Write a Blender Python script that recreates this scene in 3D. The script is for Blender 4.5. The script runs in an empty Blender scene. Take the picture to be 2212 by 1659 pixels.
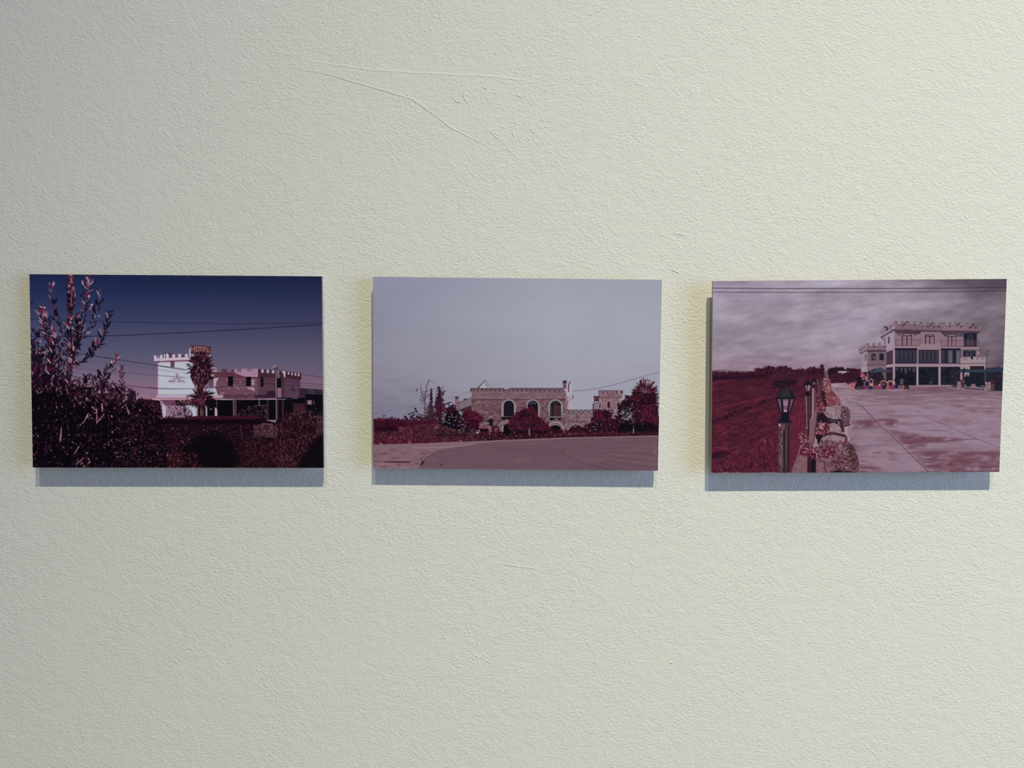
"""Three photo prints on aluminium panels, hung in a row on a rough white plaster wall."""
import bpy, math, random
import numpy as np
from mathutils import Vector, Matrix

random.seed(7)
scene = bpy.context.scene
COL = scene.collection
EYE = 1.5            # height of the lens above the floor

# ---------------------------------------------------------------- camera
PITCH, ROLL, DIST, FOCAL_PX = 0.0611, -0.0004, 0.80, 1661.0
cam = bpy.data.cameras.new('camera')
cam.sensor_width = 36.0
cam.lens = 36.0 * FOCAL_PX / 2212.0
cam.clip_start = 0.02
cam_ob = bpy.data.objects.new('camera', cam)
COL.objects.link(cam_ob)
cam_ob.location = (0, -DIST, EYE)
cam_ob.rotation_euler = (math.pi / 2 - PITCH, 0, 0)
cam_ob.rotation_euler = (Matrix.Rotation(math.pi / 2 - PITCH, 3, 'X') @ Matrix.Rotation(-ROLL, 3, 'Z')).to_euler()
scene.camera = cam_ob

# ---------------------------------------------------------------- light
scene.view_settings.view_transform = 'Standard'
scene.view_settings.look = 'None'
scene.view_settings.exposure = 0.0
scene.view_settings.gamma = 1.0
scene.view_settings.use_curve_mapping = False

world = bpy.data.worlds.new('room_ambience')
scene.world = world
world.use_nodes = True
world.node_tree.nodes['Background'].inputs[0].default_value = (0.088, 0.081, 0.070, 1)
world.node_tree.nodes['Background'].inputs[1].default_value = 1.0


def spot(name, loc, aim, power, colour, size, radius=0.022, blend=1.0):
    d = bpy.data.lights.new(name, 'SPOT')
    d.energy = power; d.color = colour; d.spot_size = math.radians(size); d.spot_blend = blend
    d.shadow_soft_size = radius
    o = bpy.data.objects.new(name, d); COL.objects.link(o)
    o.location = loc
    o.rotation_euler = (Vector(aim) - Vector(loc)).to_track_quat('-Z', 'Y').to_euler()
    return o


# two gallery spots on the ceiling track, 74 cm apart: the right one does most of the work
spot('ceiling_spot_main', (0.718, -2.60, EYE + 3.90), (1.35, 0, EYE - 4.0), 1010, (1.0, 0.93, 0.62), 64)
spot('ceiling_spot_weak', (-0.021, -2.60, EYE + 3.90), (-0.35, 0, EYE - 0.8), 175, (1.0, 0.985, 0.88), 54)

# daylight from a tall window on the right, its near edge close to the picture wall
win = bpy.data.lights.new('window_daylight', 'AREA')
win.shape = 'RECTANGLE'; win.size = 3.4; win.size_y = 3.0
win.energy = 215; win.color = (0.41, 0.60, 1.0)
win_ob = bpy.data.objects.new('window_daylight', win); COL.objects.link(win_ob)
win_ob.location = (5.6, -2.5, EYE + 0.25)
win_ob.rotation_euler = (Vector((0, 0, EYE)) - win_ob.location).to_track_quat('-Z', 'Z').to_euler()


# ---------------------------------------------------------------- helpers
def link_mesh(name, verts, faces, mat, parent=None, smooth=False):
    me = bpy.data.meshes.new(name)
    me.from_pydata([tuple(v) for v in verts], [], faces)
    if smooth:
        me.polygons.foreach_set('use_smooth', [True] * len(me.polygons))
    me.update()
    me.materials.append(mat)
    o = bpy.data.objects.new(name, me)
    COL.objects.link(o)
    o.parent = parent
    return o


def px_ray(x, y):
    """direction, in the room, of the ray through a pixel of the 2212 x 1659 frame"""
    u, v = (x - 1106.0) / FOCAL_PX, -(y - 829.5) / FOCAL_PX
    c, s = math.cos(ROLL), math.sin(ROLL)
    u, v = c * u - s * v, s * u + c * v
    c, s = math.cos(PITCH), math.sin(PITCH)
    return Vector((u, c + s * v, -s + c * v))


def on_wall(x, y, depth=0.0):
    """point of the plane `depth` in front of the wall seen at a pixel"""
    r = px_ray(x, y)
    t = (DIST - depth) / r.y
    return Vector((0, -DIST, EYE)) + r * t


def principled(name, colour, rough=0.6, spec=0.3, metal=0.0):
    m = bpy.data.materials.new(name)
    m.use_nodes = True
    b = m.node_tree.nodes['Principled BSDF']
    b.inputs['Base Color'].default_value = (*colour, 1)
    b.inputs['Roughness'].default_value = rough
    b.inputs['Specular IOR Level'].default_value = spec
    b.inputs['Metallic'].default_value = metal
    return m, b


def add(nt, kind, **kw):
    n = nt.nodes.new(kind)
    for k, v in kw.items():
        setattr(n, k, v)
    return n


# wall paint: roller stipple over uneven plaster, all as fine relief
plaster, pb = principled('wall_paint', (0.80, 0.80, 0.775), 0.75, 0.25)
nt = plaster.node_tree
geo = add(nt, 'ShaderNodeNewGeometry')


def noise(scale, detail, rough, dist=0.0, stretch=None):
    n = add(nt, 'ShaderNodeTexNoise')
    n.inputs['Scale'].default_value = scale; n.inputs['Detail'].default_value = detail
    n.inputs['Roughness'].default_value = rough; n.inputs['Distortion'].default_value = dist
    if stretch:
        mp = add(nt, 'ShaderNodeMapping'); mp.inputs['Rotation'].default_value = stretch[0]; mp.inputs['Scale'].default_value = stretch[1]
        nt.links.new(geo.outputs['Position'], mp.inputs['Vector']); nt.links.new(mp.outputs[0], n.inputs['Vector'])
    else:
        nt.links.new(geo.outputs['Position'], n.inputs['Vector'])
    return n


stipple = noise(310, 2.5, 0.5, 0.4, ((0, math.radians(35), 0), (1, 1, 1.45)))
swell = noise(95, 2.0, 0.55)
patch = noise(14, 2.0, 0.6)
amp = add(nt, 'ShaderNodeMapRange')                       # smoother and rougher areas of the old plaster
amp.inputs['From Min'].default_value = 0.35; amp.inputs['From Max'].default_value = 0.65
amp.inputs['To Min'].default_value = 0.75; amp.inputs['To Max'].default_value = 1.2
nt.links.new(patch.outputs[0], amp.inputs['Value'])
h1 = add(nt, 'ShaderNodeMath', operation='MULTIPLY'); nt.links.new(stipple.outputs[0], h1.inputs[0]); nt.links.new(amp.outputs[0], h1.inputs[1])
h2 = add(nt, 'ShaderNodeMath', operation='MULTIPLY_ADD'); nt.links.new(swell.outputs[0], h2.inputs[0]); h2.inputs[1].default_value = 0.9; nt.links.new(h1.outputs[0], h2.inputs[2])
bump = add(nt, 'ShaderNodeBump'); bump.inputs['Strength'].default_value = 1.0; bump.inputs['Distance'].default_value = 0.00062
nt.links.new(h2.outputs[0], bump.inputs['Height']); nt.links.new(bump.outputs[0], pb.inputs['Normal'])

alu, _ = principled('brushed_aluminium_edge', (0.62, 0.62, 0.61), 0.35, 0.5, 0.6)
core_mat, _ = principled('black_plastic_core', (0.025, 0.022, 0.022), 0.5, 0.4)
floor_mat, _ = principled('floor_grey_screed', (0.30, 0.29, 0.27), 0.6, 0.3)
foam_mat, _ = principled('grey_foam_spacer', (0.20, 0.20, 0.20), 0.9, 0.1)

# ---------------------------------------------------------------- the room
W0, W1, TOP = -3.5, 6.5, 5.8
wall = link_mesh('wall_back', [(W0, 0, 0), (W1, 0, 0), (W1, 0, TOP), (W0, 0, TOP), (W0, .12, 0), (W1, .12, 0), (W1, .12, TOP), (W0, .12, TOP)],
                 [(0, 1, 2, 3), (5, 4, 7, 6), (4, 0, 3, 7), (1, 5, 6, 2), (3, 2, 6, 7), (4, 5, 1, 0)], plaster)
wall['kind'] = 'structure'
floor = link_mesh('floor', [(W0, -4, 0), (W1, -4, 0), (W1, 0, 0), (W0, 0, 0), (W0, -4, -.1), (W1, -4, -.1), (W1, 0, -.1), (W0, 0, -.1)],
                  [(0, 1, 2, 3), (7, 6, 5, 4), (0, 4, 5, 1), (1, 5, 6, 2), (2, 6, 7, 3), (3, 7, 4, 0)], floor_mat)
floor['kind'] = 'structure'


def ridge(pts, width, height, seed=0, skew=0.0, name='trowel_mark', wobble=.6):
    """a low tapering bead of plaster along picture pixels; skew makes one flank steeper"""
    rng = np.random.RandomState(seed)
    P = [on_wall(*p) for p in pts]
    height *= RIDGE
    d = [0.0]
    for a, b in zip(P[:-1], P[1:]):
        d.append(d[-1] + (b - a).length)
    n = max(6, int(d[-1] / 0.0022))
    s = np.linspace(0, d[-1], n)
    X = np.interp(s, d, [p.x for p in P]); Z = np.interp(s, d, [p.z for p in P])
    if n > 12:                                                     # round the corners of the polyline
        for _ in range(6):
            X[1:-1] = (X[:-2] + X[1:-1] * 2 + X[2:]) / 4; Z[1:-1] = (Z[:-2] + Z[1:-1] * 2 + Z[2:]) / 4
    jit = np.convolve(rng.randn(n + 4), np.ones(5) / 5, 'valid') * wobble * width * .5
    tx, tz = np.gradient(X), np.gradient(Z); L = np.hypot(tx, tz) + 1e-9
    nx, nz = -tz / L, tx / L
    hh = height * (0.55 + 0.45 * np.convolve(rng.rand(n + 6), np.ones(7) / 7, 'valid') * 2) * np.clip(np.minimum(s, d[-1] - s) / (d[-1] * .18), 0, 1) ** .6
    prof = [(-1.0, -.05), ((skew - 1) / 2, .5), (skew, 1.0), ((skew + 1) / 2, .5), (1.0, -.05)]
    V, F = [], []
    for i in range(n):
        for u, h in prof:
            o = u * width * .5 + jit[i]
            V.append((X[i] + nx[i] * o, -max(hh[i] * h, 0) - 1e-5 if h > 0 else 2e-5, Z[i] + nz[i] * o))
    m = len(prof)
    for i in range(n - 1):
        for k in range(m - 1):
            F.append((i * m + k, i * m + k + 1, (i + 1) * m + k + 1, (i + 1) * m + k))
    return link_mesh(name, V, F, plaster, wall, smooth=True)


def nib(x, y, r, h, name='paint_nib'):
    """a small drop of dried paint"""
    c = on_wall(x, y)
    V = [(c.x, -h, c.z)]
    F = []
    for ring, (f, g) in enumerate(((.55, .75), (1.0, -.05))):
        for k in range(8):
            a = k * math.pi / 4 + ring * .3
            V.append((c.x + math.cos(a) * r * f * (1 + .2 * math.sin(3 * a)), -h * g, c.z + math.sin(a) * r * f))
    for k in range(8):
        F.append((0, 1 + k, 1 + (k + 1) % 8)); F.append((1 + k, 9 + k, 9 + (k + 1) % 8, 1 + (k + 1) % 8))
    return link_mesh(name, V, F, plaster, wall, smooth=True)


MM = 0.001
RIDGE = 1.15
# long trowel arcs above the middle picture
ridge([(655, 130), (720, 140), (800, 151), (880, 157), (960, 161), (1040, 164), (1110, 171), (1160, 180)], 2.6 * MM, .24 * MM, 1, .6)
ridge([(640, 146), (720, 163), (790, 184), (850, 202), (895, 216), (920, 235), (945, 252), (975, 276), (1010, 294), (1035, 308), (1060, 318)], 2.2 * MM, .26 * MM, 2, -.6)
ridge([(1050, 276), (1062, 288), (1085, 308), (1100, 322), (1112, 332)], 1.1 * MM, .30 * MM, 3)
ridge([(1056, 280), (1068, 286), (1082, 299), (1098, 316)], 1.0 * MM, .25 * MM, 4)
ridge([(1042, 188), (1051, 193)], 1.6 * MM, .5 * MM, 5); ridge([(1004, 198), (1002, 210), (1006, 218), (1014, 226)], 1.6 * MM, .45 * MM, 6)
ridge([(976, 209), (986, 221), (994, 220), (997, 227)], 1.4 * MM, .42 * MM, 7); ridge([(1068, 194), (1083, 203), (1092, 207)], 1.0 * MM, .25 * MM, 8)
ridge([(1113, 204), (1129, 211)], 1.1 * MM, .35 * MM, 9); ridge([(1115, 298), (1128, 309)], 1.0 * MM, .3 * MM, 10)
ridge([(1168, 254), (1176, 263)], 1.4 * MM, .4 * MM, 11); ridge([(1178, 272), (1184, 276)], 1.8 * MM, .5 * MM, 12); ridge([(1146, 283), (1153, 288)], 1.6 * MM, .55 * MM, 13)
ridge([(1138, 295), (1146, 303)], 1.4 * MM, .35 * MM, 14); ridge([(1090, 318), (1104, 329), (1118, 340)], 1.3 * MM, .35 * MM, 15); ridge([(1088, 243), (1106, 256)], .9 * MM, .2 * MM, 16)
ridge([(1011, 228), (1018, 238)], 1.2 * MM, .32 * MM, 17); ridge([(1020, 205), (1028, 212), (1033, 206)], 1.3 * MM, .3 * MM, 18)
# scuffs between the middle and right pictures, upper half
ridge([(1454, 501), (1466, 504), (1480, 508)], 2.6 * MM, .30 * MM, 20, -.6); ridge([(1462, 510), (1470, 513)], 1.2 * MM, .25 * MM, 21); ridge([(1411, 505), (1430, 507), (1444, 510)], 1.0 * MM, .16 * MM, 22)
ridge([(1450, 582), (1460, 586), (1470, 590)], 1.3 * MM, .38 * MM, 23, -.4)
# lower scratches
ridge([(1060, 1211), (1085, 1217), (1105, 1222), (1130, 1225), (1165, 1229)], 1.3 * MM, .26 * MM, 24, -.4)
ridge([(1066, 1284), (1104, 1284), (1107, 1290)], 1.0 * MM, .22 * MM, 25); ridge([(1107, 1284), (1150, 1283)], .9 * MM, .18 * MM, 26); ridge([(890, 1291), (965, 1289), (1060, 1286)], 1.6 * MM, .1 * MM, 27)
ridge([(1358, 1208), (1366, 1219), (1374, 1225)], 1.3 * MM, .32 * MM, 28); ridge([(1130, 1366), (1145, 1369), (1151, 1374)], 1.2 * MM, .3 * MM, 29); ridge([(1083, 1358), (1097, 1364)], 1.2 * MM, .3 * MM, 30); ridge([(1054, 1373), (1066, 1375), (1080, 1373)], 1.1 * MM, .25 * MM, 31)
ridge([(365, 1120), (420, 1111), (480, 1102), (520, 1100)], 1.4 * MM, .1 * MM, 32); ridge([(319, 1320), (316, 1370), (311, 1425)], 1.0 * MM, .16 * MM, 33, .4); ridge([(452, 1128), (470, 1125), (485, 1130)], 1.1 * MM, .2 * MM, 34)
rr = np.random.RandomState(5)
for (cx, cy, sx, sy, n, sc) in ((1005, 1366, 9, 9, 9, .34), (1010, 1418, 18, 14, 18, .34), (1115, 250, 55, 40, 26, .22), (1030, 215, 22, 14, 10, .3), (560, 1400, 90, 40, 26, .18), (1255, 1390, 10, 8, 4, .3), (1215, 1330, 40, 60, 12, .2), (1480, 470, 60, 60, 14, .16), (1180, 1370, 60, 40, 14, .18), (300, 150, 200, 80, 26, .16), (820, 440, 140, 60, 22, .18)):
    for i in range(n):
        x, y = cx + rr.randn() * sx, cy + rr.randn() * sy
        an = math.radians(rr.uniform(10, 70)); L = rr.uniform(4, 13)
        ridge([(x, y), (x + math.cos(an) * L, y + math.sin(an) * L)], rr.uniform(.9, 1.6) * MM, sc * MM * rr.uniform(.6, 1.3), 100 + i)
for x, y, r, h in ((658, 316, .8, .5), (962, 1377, .9, .9), (934, 1387, .7, .6), (1052, 1427, 1.2, .8), (993, 1440, 1.4, .8), (1144, 1273, .7, .6), (1158, 1242, .6, .5), (1450, 1431, 1.6, .9), (288, 1167, .8, .8), (520, 1143, .7, .7), (387, 1343, 1.0, .7), (305, 1359, .9, .8), (535, 1350, .7, .6), (622, 1311, .6, .5), (106, 1102, .8, .8), (2131, 1375, .9, .7), (1276, 32, .8, .6), (1381, 78, .7, .6), (294, 37, .8, .6), (232, 337, .7, .6), (1005, 1137, .8, .4), (1196, 1340, .7, .5), (1336, 1431, .6, .5), (1505, 474, .7, .5), (1563, 571, .8, .5), (1832, 1525, .7, .5), (1363, 1325, .6, .5), (820, 1500, .6, .4), (1700, 300, .6, .4), (1900, 1230, .6, .4), (130, 1250, .6, .5), (700, 1395, .6, .5)):
    nib(x, y, r * MM, h * MM)

# ---------------------------------------------------------------- print painter
# The three pictures are painted here from shapes (polygons, strokes, leaves, grain) and
# end up as ink colours on the finely divided face of each panel.


class Canvas:
    """A small painter. Coordinates are picture pixels; frame() sets an origin and a scale."""

    def __init__(self, x0, y0, x1, y1, seed, S=2):
        self.x0, self.y0, self.S = x0, y0, S
        self.W, self.H = int((x1 - x0) * S), int((y1 - y0) * S)
        self.img = np.zeros((self.H, self.W, 3), np.float32)
        self.rng = np.random.RandomState(seed)
        self.ox, self.oy, self.k = 0.0, 0.0, 1.0

    def frame(self, ox=0.0, oy=0.0, k=1.0):
        self.ox, self.oy, self.k = ox, oy, k
        return self

    def m(self, pts):
        return np.asarray([(self.ox + p[0] / self.k, self.oy + p[1] / self.k) for p in pts], np.float64)

    def box(self, xa, ya, xb, yb):
        S = self.S
        i0 = max(0, int((xa - self.x0) * S) - 1); i1 = min(self.W, int((xb - self.x0) * S) + 2)
        j0 = max(0, int((ya - self.y0) * S) - 1); j1 = min(self.H, int((yb - self.y0) * S) + 2)
        if i1 <= i0 or j1 <= j0:
            return None
        X = self.x0 + (np.arange(i0, i1) + .5) / S
        Y = self.y0 + (np.arange(j0, j1) + .5) / S
        return i0, i1, j0, j1, X[None, :], Y[:, None]

    def blend(self, b, a, col):
        sub = self.img[b[2]:b[3], b[0]:b[1]]
        sub += (np.asarray(col, np.float32) - sub) * a[..., None].astype(np.float32)

    def mask(self, P, b):
        X, Y = b[4], b[5]
        inside = np.zeros((Y.shape[0], X.shape[1]), bool)
        n = len(P)
        for i in range(n):
            xa, ya = P[i]; xb, yb = P[(i + 1) % n]
            if ya == yb:
                continue
            c = (ya > Y) != (yb > Y)
            xi = xa + (Y - ya) * (xb - xa) / (yb - ya)
            inside ^= c & (X < xi)
        return inside

    def poly(self, pts, col, a=1.0, grain=0.0, cell=3.0):
        P = self.m(pts)
        b = self.box(P[:, 0].min(), P[:, 1].min(), P[:, 0].max(), P[:, 1].max())
        if b is None:
            return
        mk = self.mask(P, b).astype(np.float32) * a
        if grain:
            g = self.noise(mk.shape, (cell * self.S, cell * self.S))[..., None] * grain
            sub = self.img[b[2]:b[3], b[0]:b[1]]
            sub += (np.asarray(col, np.float32) * (1 + g) - sub) * mk[..., None]
        else:
            self.blend(b, mk, col)

    def rect(self, xa, ya, xb, yb, col, a=1.0, grain=0.0):
        self.poly([(xa, ya), (xb, ya), (xb, yb), (xa, yb)], col, a, grain)

    def line(self, pts, w, col, a=1.0):
        P = self.m(pts)
        for (xa, ya), (xb, yb) in zip(P[:-1], P[1:]):
            n = max(1, int(max(abs(xb - xa), abs(yb - ya)) / 40))
            for t in range(n):
                ax, ay = xa + (xb - xa) * t / n, ya + (yb - ya) * t / n
                bx, by = xa + (xb - xa) * (t + 1) / n, ya + (yb - ya) * (t + 1) / n
                b = self.box(min(ax, bx) - w, min(ay, by) - w, max(ax, bx) + w, max(ay, by) + w)
                if b is None:
                    continue
                dx, dy = bx - ax, by - ay
                L = dx * dx + dy * dy + 1e-9
                u = ((b[4] - ax) * dx + (b[5] - ay) * dy) / L
                lo, hi = (0 if t == 0 else 0.0), 1.0
                uc = np.clip(u, lo, hi)
                d = np.hypot(b[4] - ax - uc * dx, b[5] - ay - uc * dy)
                al = np.clip((w * .5 - d) * self.S + .5, 0, 1) * min(1.0, w * self.S)
                if t > 0:
                    al = al * (u >= 0)
                self.blend(b, al * a, col)

    def curve(self, pts, w, col, a=1.0, n=24):
        """a smooth stroke through the given points"""
        P = np.asarray(pts, float)
        t = np.r_[0, np.cumsum(np.hypot(*np.diff(P, axis=0).T))]
        if len(P) > 2:
            s = np.linspace(0, t[-1], n)
            deg = min(len(P) - 1, 3)
            cx_ = np.polyfit(t, P[:, 0], deg); cy_ = np.polyfit(t, P[:, 1], deg)
            P = np.stack([np.polyval(cx_, s), np.polyval(cy_, s)], 1)
        self.line(P, w, col, a)

    def leaf(self, x, y, L, w, ang, col, a=1.0, raw=False):
        """a pointed leaf centred on x, y; L, w in picture pixels, ang in degrees from the x axis, y down"""
        if not raw:
            x, y = self.ox + x / self.k, self.oy + y / self.k
        r = L * .5 + w
        b = self.box(x - r, y - r, x + r, y + r)
        if b is None:
            return
        c, s = np.cos(np.radians(ang)), np.sin(np.radians(ang))
        u = ((b[4] - x) * c + (b[5] - y) * s) / (L * .5)
        v = (-(b[4] - x) * s + (b[5] - y) * c)
        half = w * .5 * np.clip(1 - u * u, 0, 1) ** .75
        al = np.clip((half - np.abs(v)) * self.S + .5, 0, 1) * (np.abs(u) < 1)
        self.blend(b, al * a, col)

    def disc(self, x, y, r, col, a=1.0, ry=None, soft=0.0):
        x, y = self.ox + x / self.k, self.oy + y / self.k
        ry = ry or r
        b = self.box(x - r, y - ry, x + r, y + ry)
        if b is None:
            return
        d = np.hypot((b[4] - x) / r, (b[5] - y) / ry)
        al = np.clip((1 - d) / max(soft, .5 / (self.S * min(r, ry))), 0, 1)
        self.blend(b, al * a, col)

    def noise(self, shape, cell, octaves=3):
        out = np.zeros(shape, np.float32); amp = 1.0; tot = 0
        cy_, cx_ = cell
        for _ in range(octaves):
            gh, gw = int(shape[0] / cy_) + 3, int(shape[1] / cx_) + 3
            g = self.rng.rand(gh, gw).astype(np.float32) * 2 - 1
            yy = np.arange(shape[0]) / cy_; xx = np.arange(shape[1]) / cx_
            yi, xi = yy.astype(int), xx.astype(int)
            fy = (yy - yi)[:, None]; fx = (xx - xi)[None, :]
            fy = fy * fy * (3 - 2 * fy); fx = fx * fx * (3 - 2 * fx)
            a = g[np.ix_(yi, xi)]; b = g[np.ix_(yi, xi + 1)]; c = g[np.ix_(yi + 1, xi)]; d = g[np.ix_(yi + 1, xi + 1)]
            out += amp * (a * (1 - fx) * (1 - fy) + b * fx * (1 - fy) + c * (1 - fx) * fy + d * fx * fy)
            tot += amp; amp *= .55; cy_ = max(1.0, cy_ * .5); cx_ = max(1.0, cx_ * .5)
        return out / tot

    def texture(self, pts, col, strength, cell, octaves=3, lo=0.0, hi=1.0, angle=None, feather=0):
        """mixes col in where a noise field is high, inside the outline"""
        P = self.m(pts)
        b = self.box(P[:, 0].min(), P[:, 1].min(), P[:, 0].max(), P[:, 1].max())
        if b is None:
            return
        mk = self.mask(P, b)
        n = self.noise(mk.shape, (cell[1] * self.S, cell[0] * self.S), octaves)
        if angle:
            sh = (np.arange(mk.shape[1]) * np.tan(np.radians(angle))).astype(int)
            idx = (np.arange(mk.shape[0])[:, None] - sh[None, :]) % mk.shape[0]
            n = np.take_along_axis(n, idx, 0)
        al = np.clip((n - lo) / (hi - lo), 0, 1) * strength
        mk = mk.astype(np.float32)
        if feather:
            for ax, r in ((0, max(2, int(feather * self.S * .35))), (1, int(feather * self.S))):
                for _ in range(2):
                    cs = np.cumsum(np.pad(mk, [(r + 1, r) if i == ax else (0, 0) for i in (0, 1)], 'constant'), axis=ax)
                    m_ = mk.shape[ax]
                    mk = (np.take(cs, range(2 * r + 1, 2 * r + 1 + m_), ax) - np.take(cs, range(0, m_), ax)) / (2 * r + 1)
        self.blend(b, al * mk, col)

    def inside_points(self, pts, n):
        P = self.m(pts)
        lo, hi = P.min(0), P.max(0)
        Q = lo + self.rng.rand(n * 3, 2) * (hi - lo)
        ins = np.zeros(len(Q), bool)
        for i in range(len(P)):
            xa, ya = P[i]; xb, yb = P[(i + 1) % len(P)]
            if ya == yb:
                continue
            c = (ya > Q[:, 1]) != (yb > Q[:, 1])
            ins ^= c & (Q[:, 0] < xa + (Q[:, 1] - ya) * (xb - xa) / (yb - ya))
        return Q[ins][:n]

    def scatter(self, pts, pal, n, L, w, ang=(0, 180), a=.9, order=None):
        """leaves of random size and angle inside an outline; pal = [(weight, colour)]"""
        Q = self.inside_points(pts, n)
        ws = np.array([p[0] for p in pal], float); ws /= ws.sum()
        ch = self.rng.choice(len(pal), len(Q), p=ws)
        for (x, y), c in zip(Q, ch):
            col = np.array(pal[c][1], float) * self.rng.uniform(.8, 1.2)
            self.leaf(x, y, self.rng.uniform(*L), self.rng.uniform(*w), self.rng.uniform(*ang), col, a, raw=True)

    def ragged(self, pts, col, step=3.0, L=(4, 8), w=(2, 4), spread=2.5, a=1.0):
        """breaks up an outline with leaves of the given colour"""
        P = self.m(pts)
        for i in range(len(P)):
            p, q = P[i], P[(i + 1) % len(P)]
            d = np.hypot(*(q - p))
            for t in np.arange(0, d, step):
                c = p + (q - p) * t / d + self.rng.randn(2) * spread
                self.leaf(c[0], c[1], self.rng.uniform(*L), self.rng.uniform(*w), self.rng.uniform(0, 180),
                          np.array(col) * self.rng.uniform(.7, 1.3), a, raw=True)

    def sky(self, stops_left, stops_right, mix=(0, 1)):
        yy = self.y0 + (np.arange(self.H) + .5) / self.S
        l = np.stack([np.interp(yy, [s[0] for s in stops_left], [s[1][c] for s in stops_left]) for c in range(3)], 1)
        r = np.stack([np.interp(yy, [s[0] for s in stops_right], [s[1][c] for s in stops_right]) for c in range(3)], 1)
        t = np.clip((np.linspace(0, 1, self.W) - mix[0]) / (mix[1] - mix[0]), 0, 1)[None, :, None]
        self.img[:] = l[:, None] * (1 - t) + r[:, None] * t

    def palm(self, x, y, R, n, cols, a0=0, a1=360, w=2.2, droop=.25, jitter=.2):
        """a fan of pointed fronds about x, y"""
        for i in range(n):
            an = np.radians(a0 + (a1 - a0) * (i + self.rng.rand()) / n)
            r = R * self.rng.uniform(1 - jitter, 1 + jitter) * .5
            col = cols[self.rng.randint(len(cols))]
            px_ = self.ox + x / self.k + np.cos(an) * r * 1.0
            py_ = self.oy + y / self.k + np.sin(an) * r + droop * r * abs(np.cos(an)) * .6
            self.leaf(px_, py_, r * 2, w * self.rng.uniform(.7, 1.3), np.degrees(an) + droop * 30 * np.cos(an), np.array(col) * self.rng.uniform(.8, 1.2), .95, raw=True)

    def glyphs(self, text, x, y, w, h, gap, lw, col, shear=0.0, slope=0.0):
        G = {'A': [[(0, 1), (.5, 0), (1, 1)], [(.2, .62), (.8, .62)]], 'N': [[(0, 1), (0, 0), (1, 1), (1, 0)]],
             'D': [[(0, 0), (0, 1), (.7, 1), (1, .7), (1, .3), (.7, 0), (0, 0)]], 'H': [[(0, 0), (0, 1)], [(1, 0), (1, 1)], [(0, .5), (1, .5)]],
             'O': [[(0, 0), (1, 0), (1, 1), (0, 1), (0, 0)]], 'T': [[(0, 0), (1, 0)], [(.5, 0), (.5, 1)]],
             'E': [[(1, 0), (0, 0), (0, 1), (1, 1)], [(0, .5), (.8, .5)]], 'L': [[(0, 0), (0, 1), (1, 1)]]}
        for ch in text:
            if ch != ' ':
                for st in G[ch]:
                    self.line([(x + u * w, y + v * h + slope * (x + u * w)) for u, v in st], lw, col)
            x += w + gap

    def finish(self, sat=.86, gain=1.0):
        grey = self.img @ np.array((.30, .59, .11), np.float32)
        red = np.clip((self.img[..., 0] - self.img[..., 1] - 22) / 60, 0, 1)
        k = (1 - (1 - sat) * (.35 + .65 * red))[..., None]
        im = (grey[..., None] * (1 - k) + self.img * k) * gain
        im[..., 2] += 3 * red
        p = np.pad(im, ((1, 1), (1, 1), (0, 0)), 'edge')
        k = (.25, .5, .25)
        v = p[:-2] * k[0] + p[1:-1] * k[1] + p[2:] * k[2]
        v = v[:, :-2] * k[0] + v[:, 1:-1] * k[1] + v[:, 2:] * k[2]
        v += self.rng.randn(self.H // 2 + 1, self.W // 2 + 1, 1).repeat(2, 0).repeat(2, 1)[:self.H, :self.W] * 1.0
        self.img = np.clip(v, 0, 255)
        return self

    def sample(self, x, y):
        """bilinear look-up at picture pixels"""
        u = np.clip((x - self.x0) * self.S - .5, 0, self.W - 1.001); v = np.clip((y - self.y0) * self.S - .5, 0, self.H - 1.001)
        i, j = u.astype(int), v.astype(int); fu, fv = (u - i)[..., None], (v - j)[..., None]
        I = self.img
        return I[j, i] * (1 - fu) * (1 - fv) + I[j, i + 1] * fu * (1 - fv) + I[j + 1, i] * (1 - fu) * fv + I[j + 1, i + 1] * fu * fv


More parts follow.
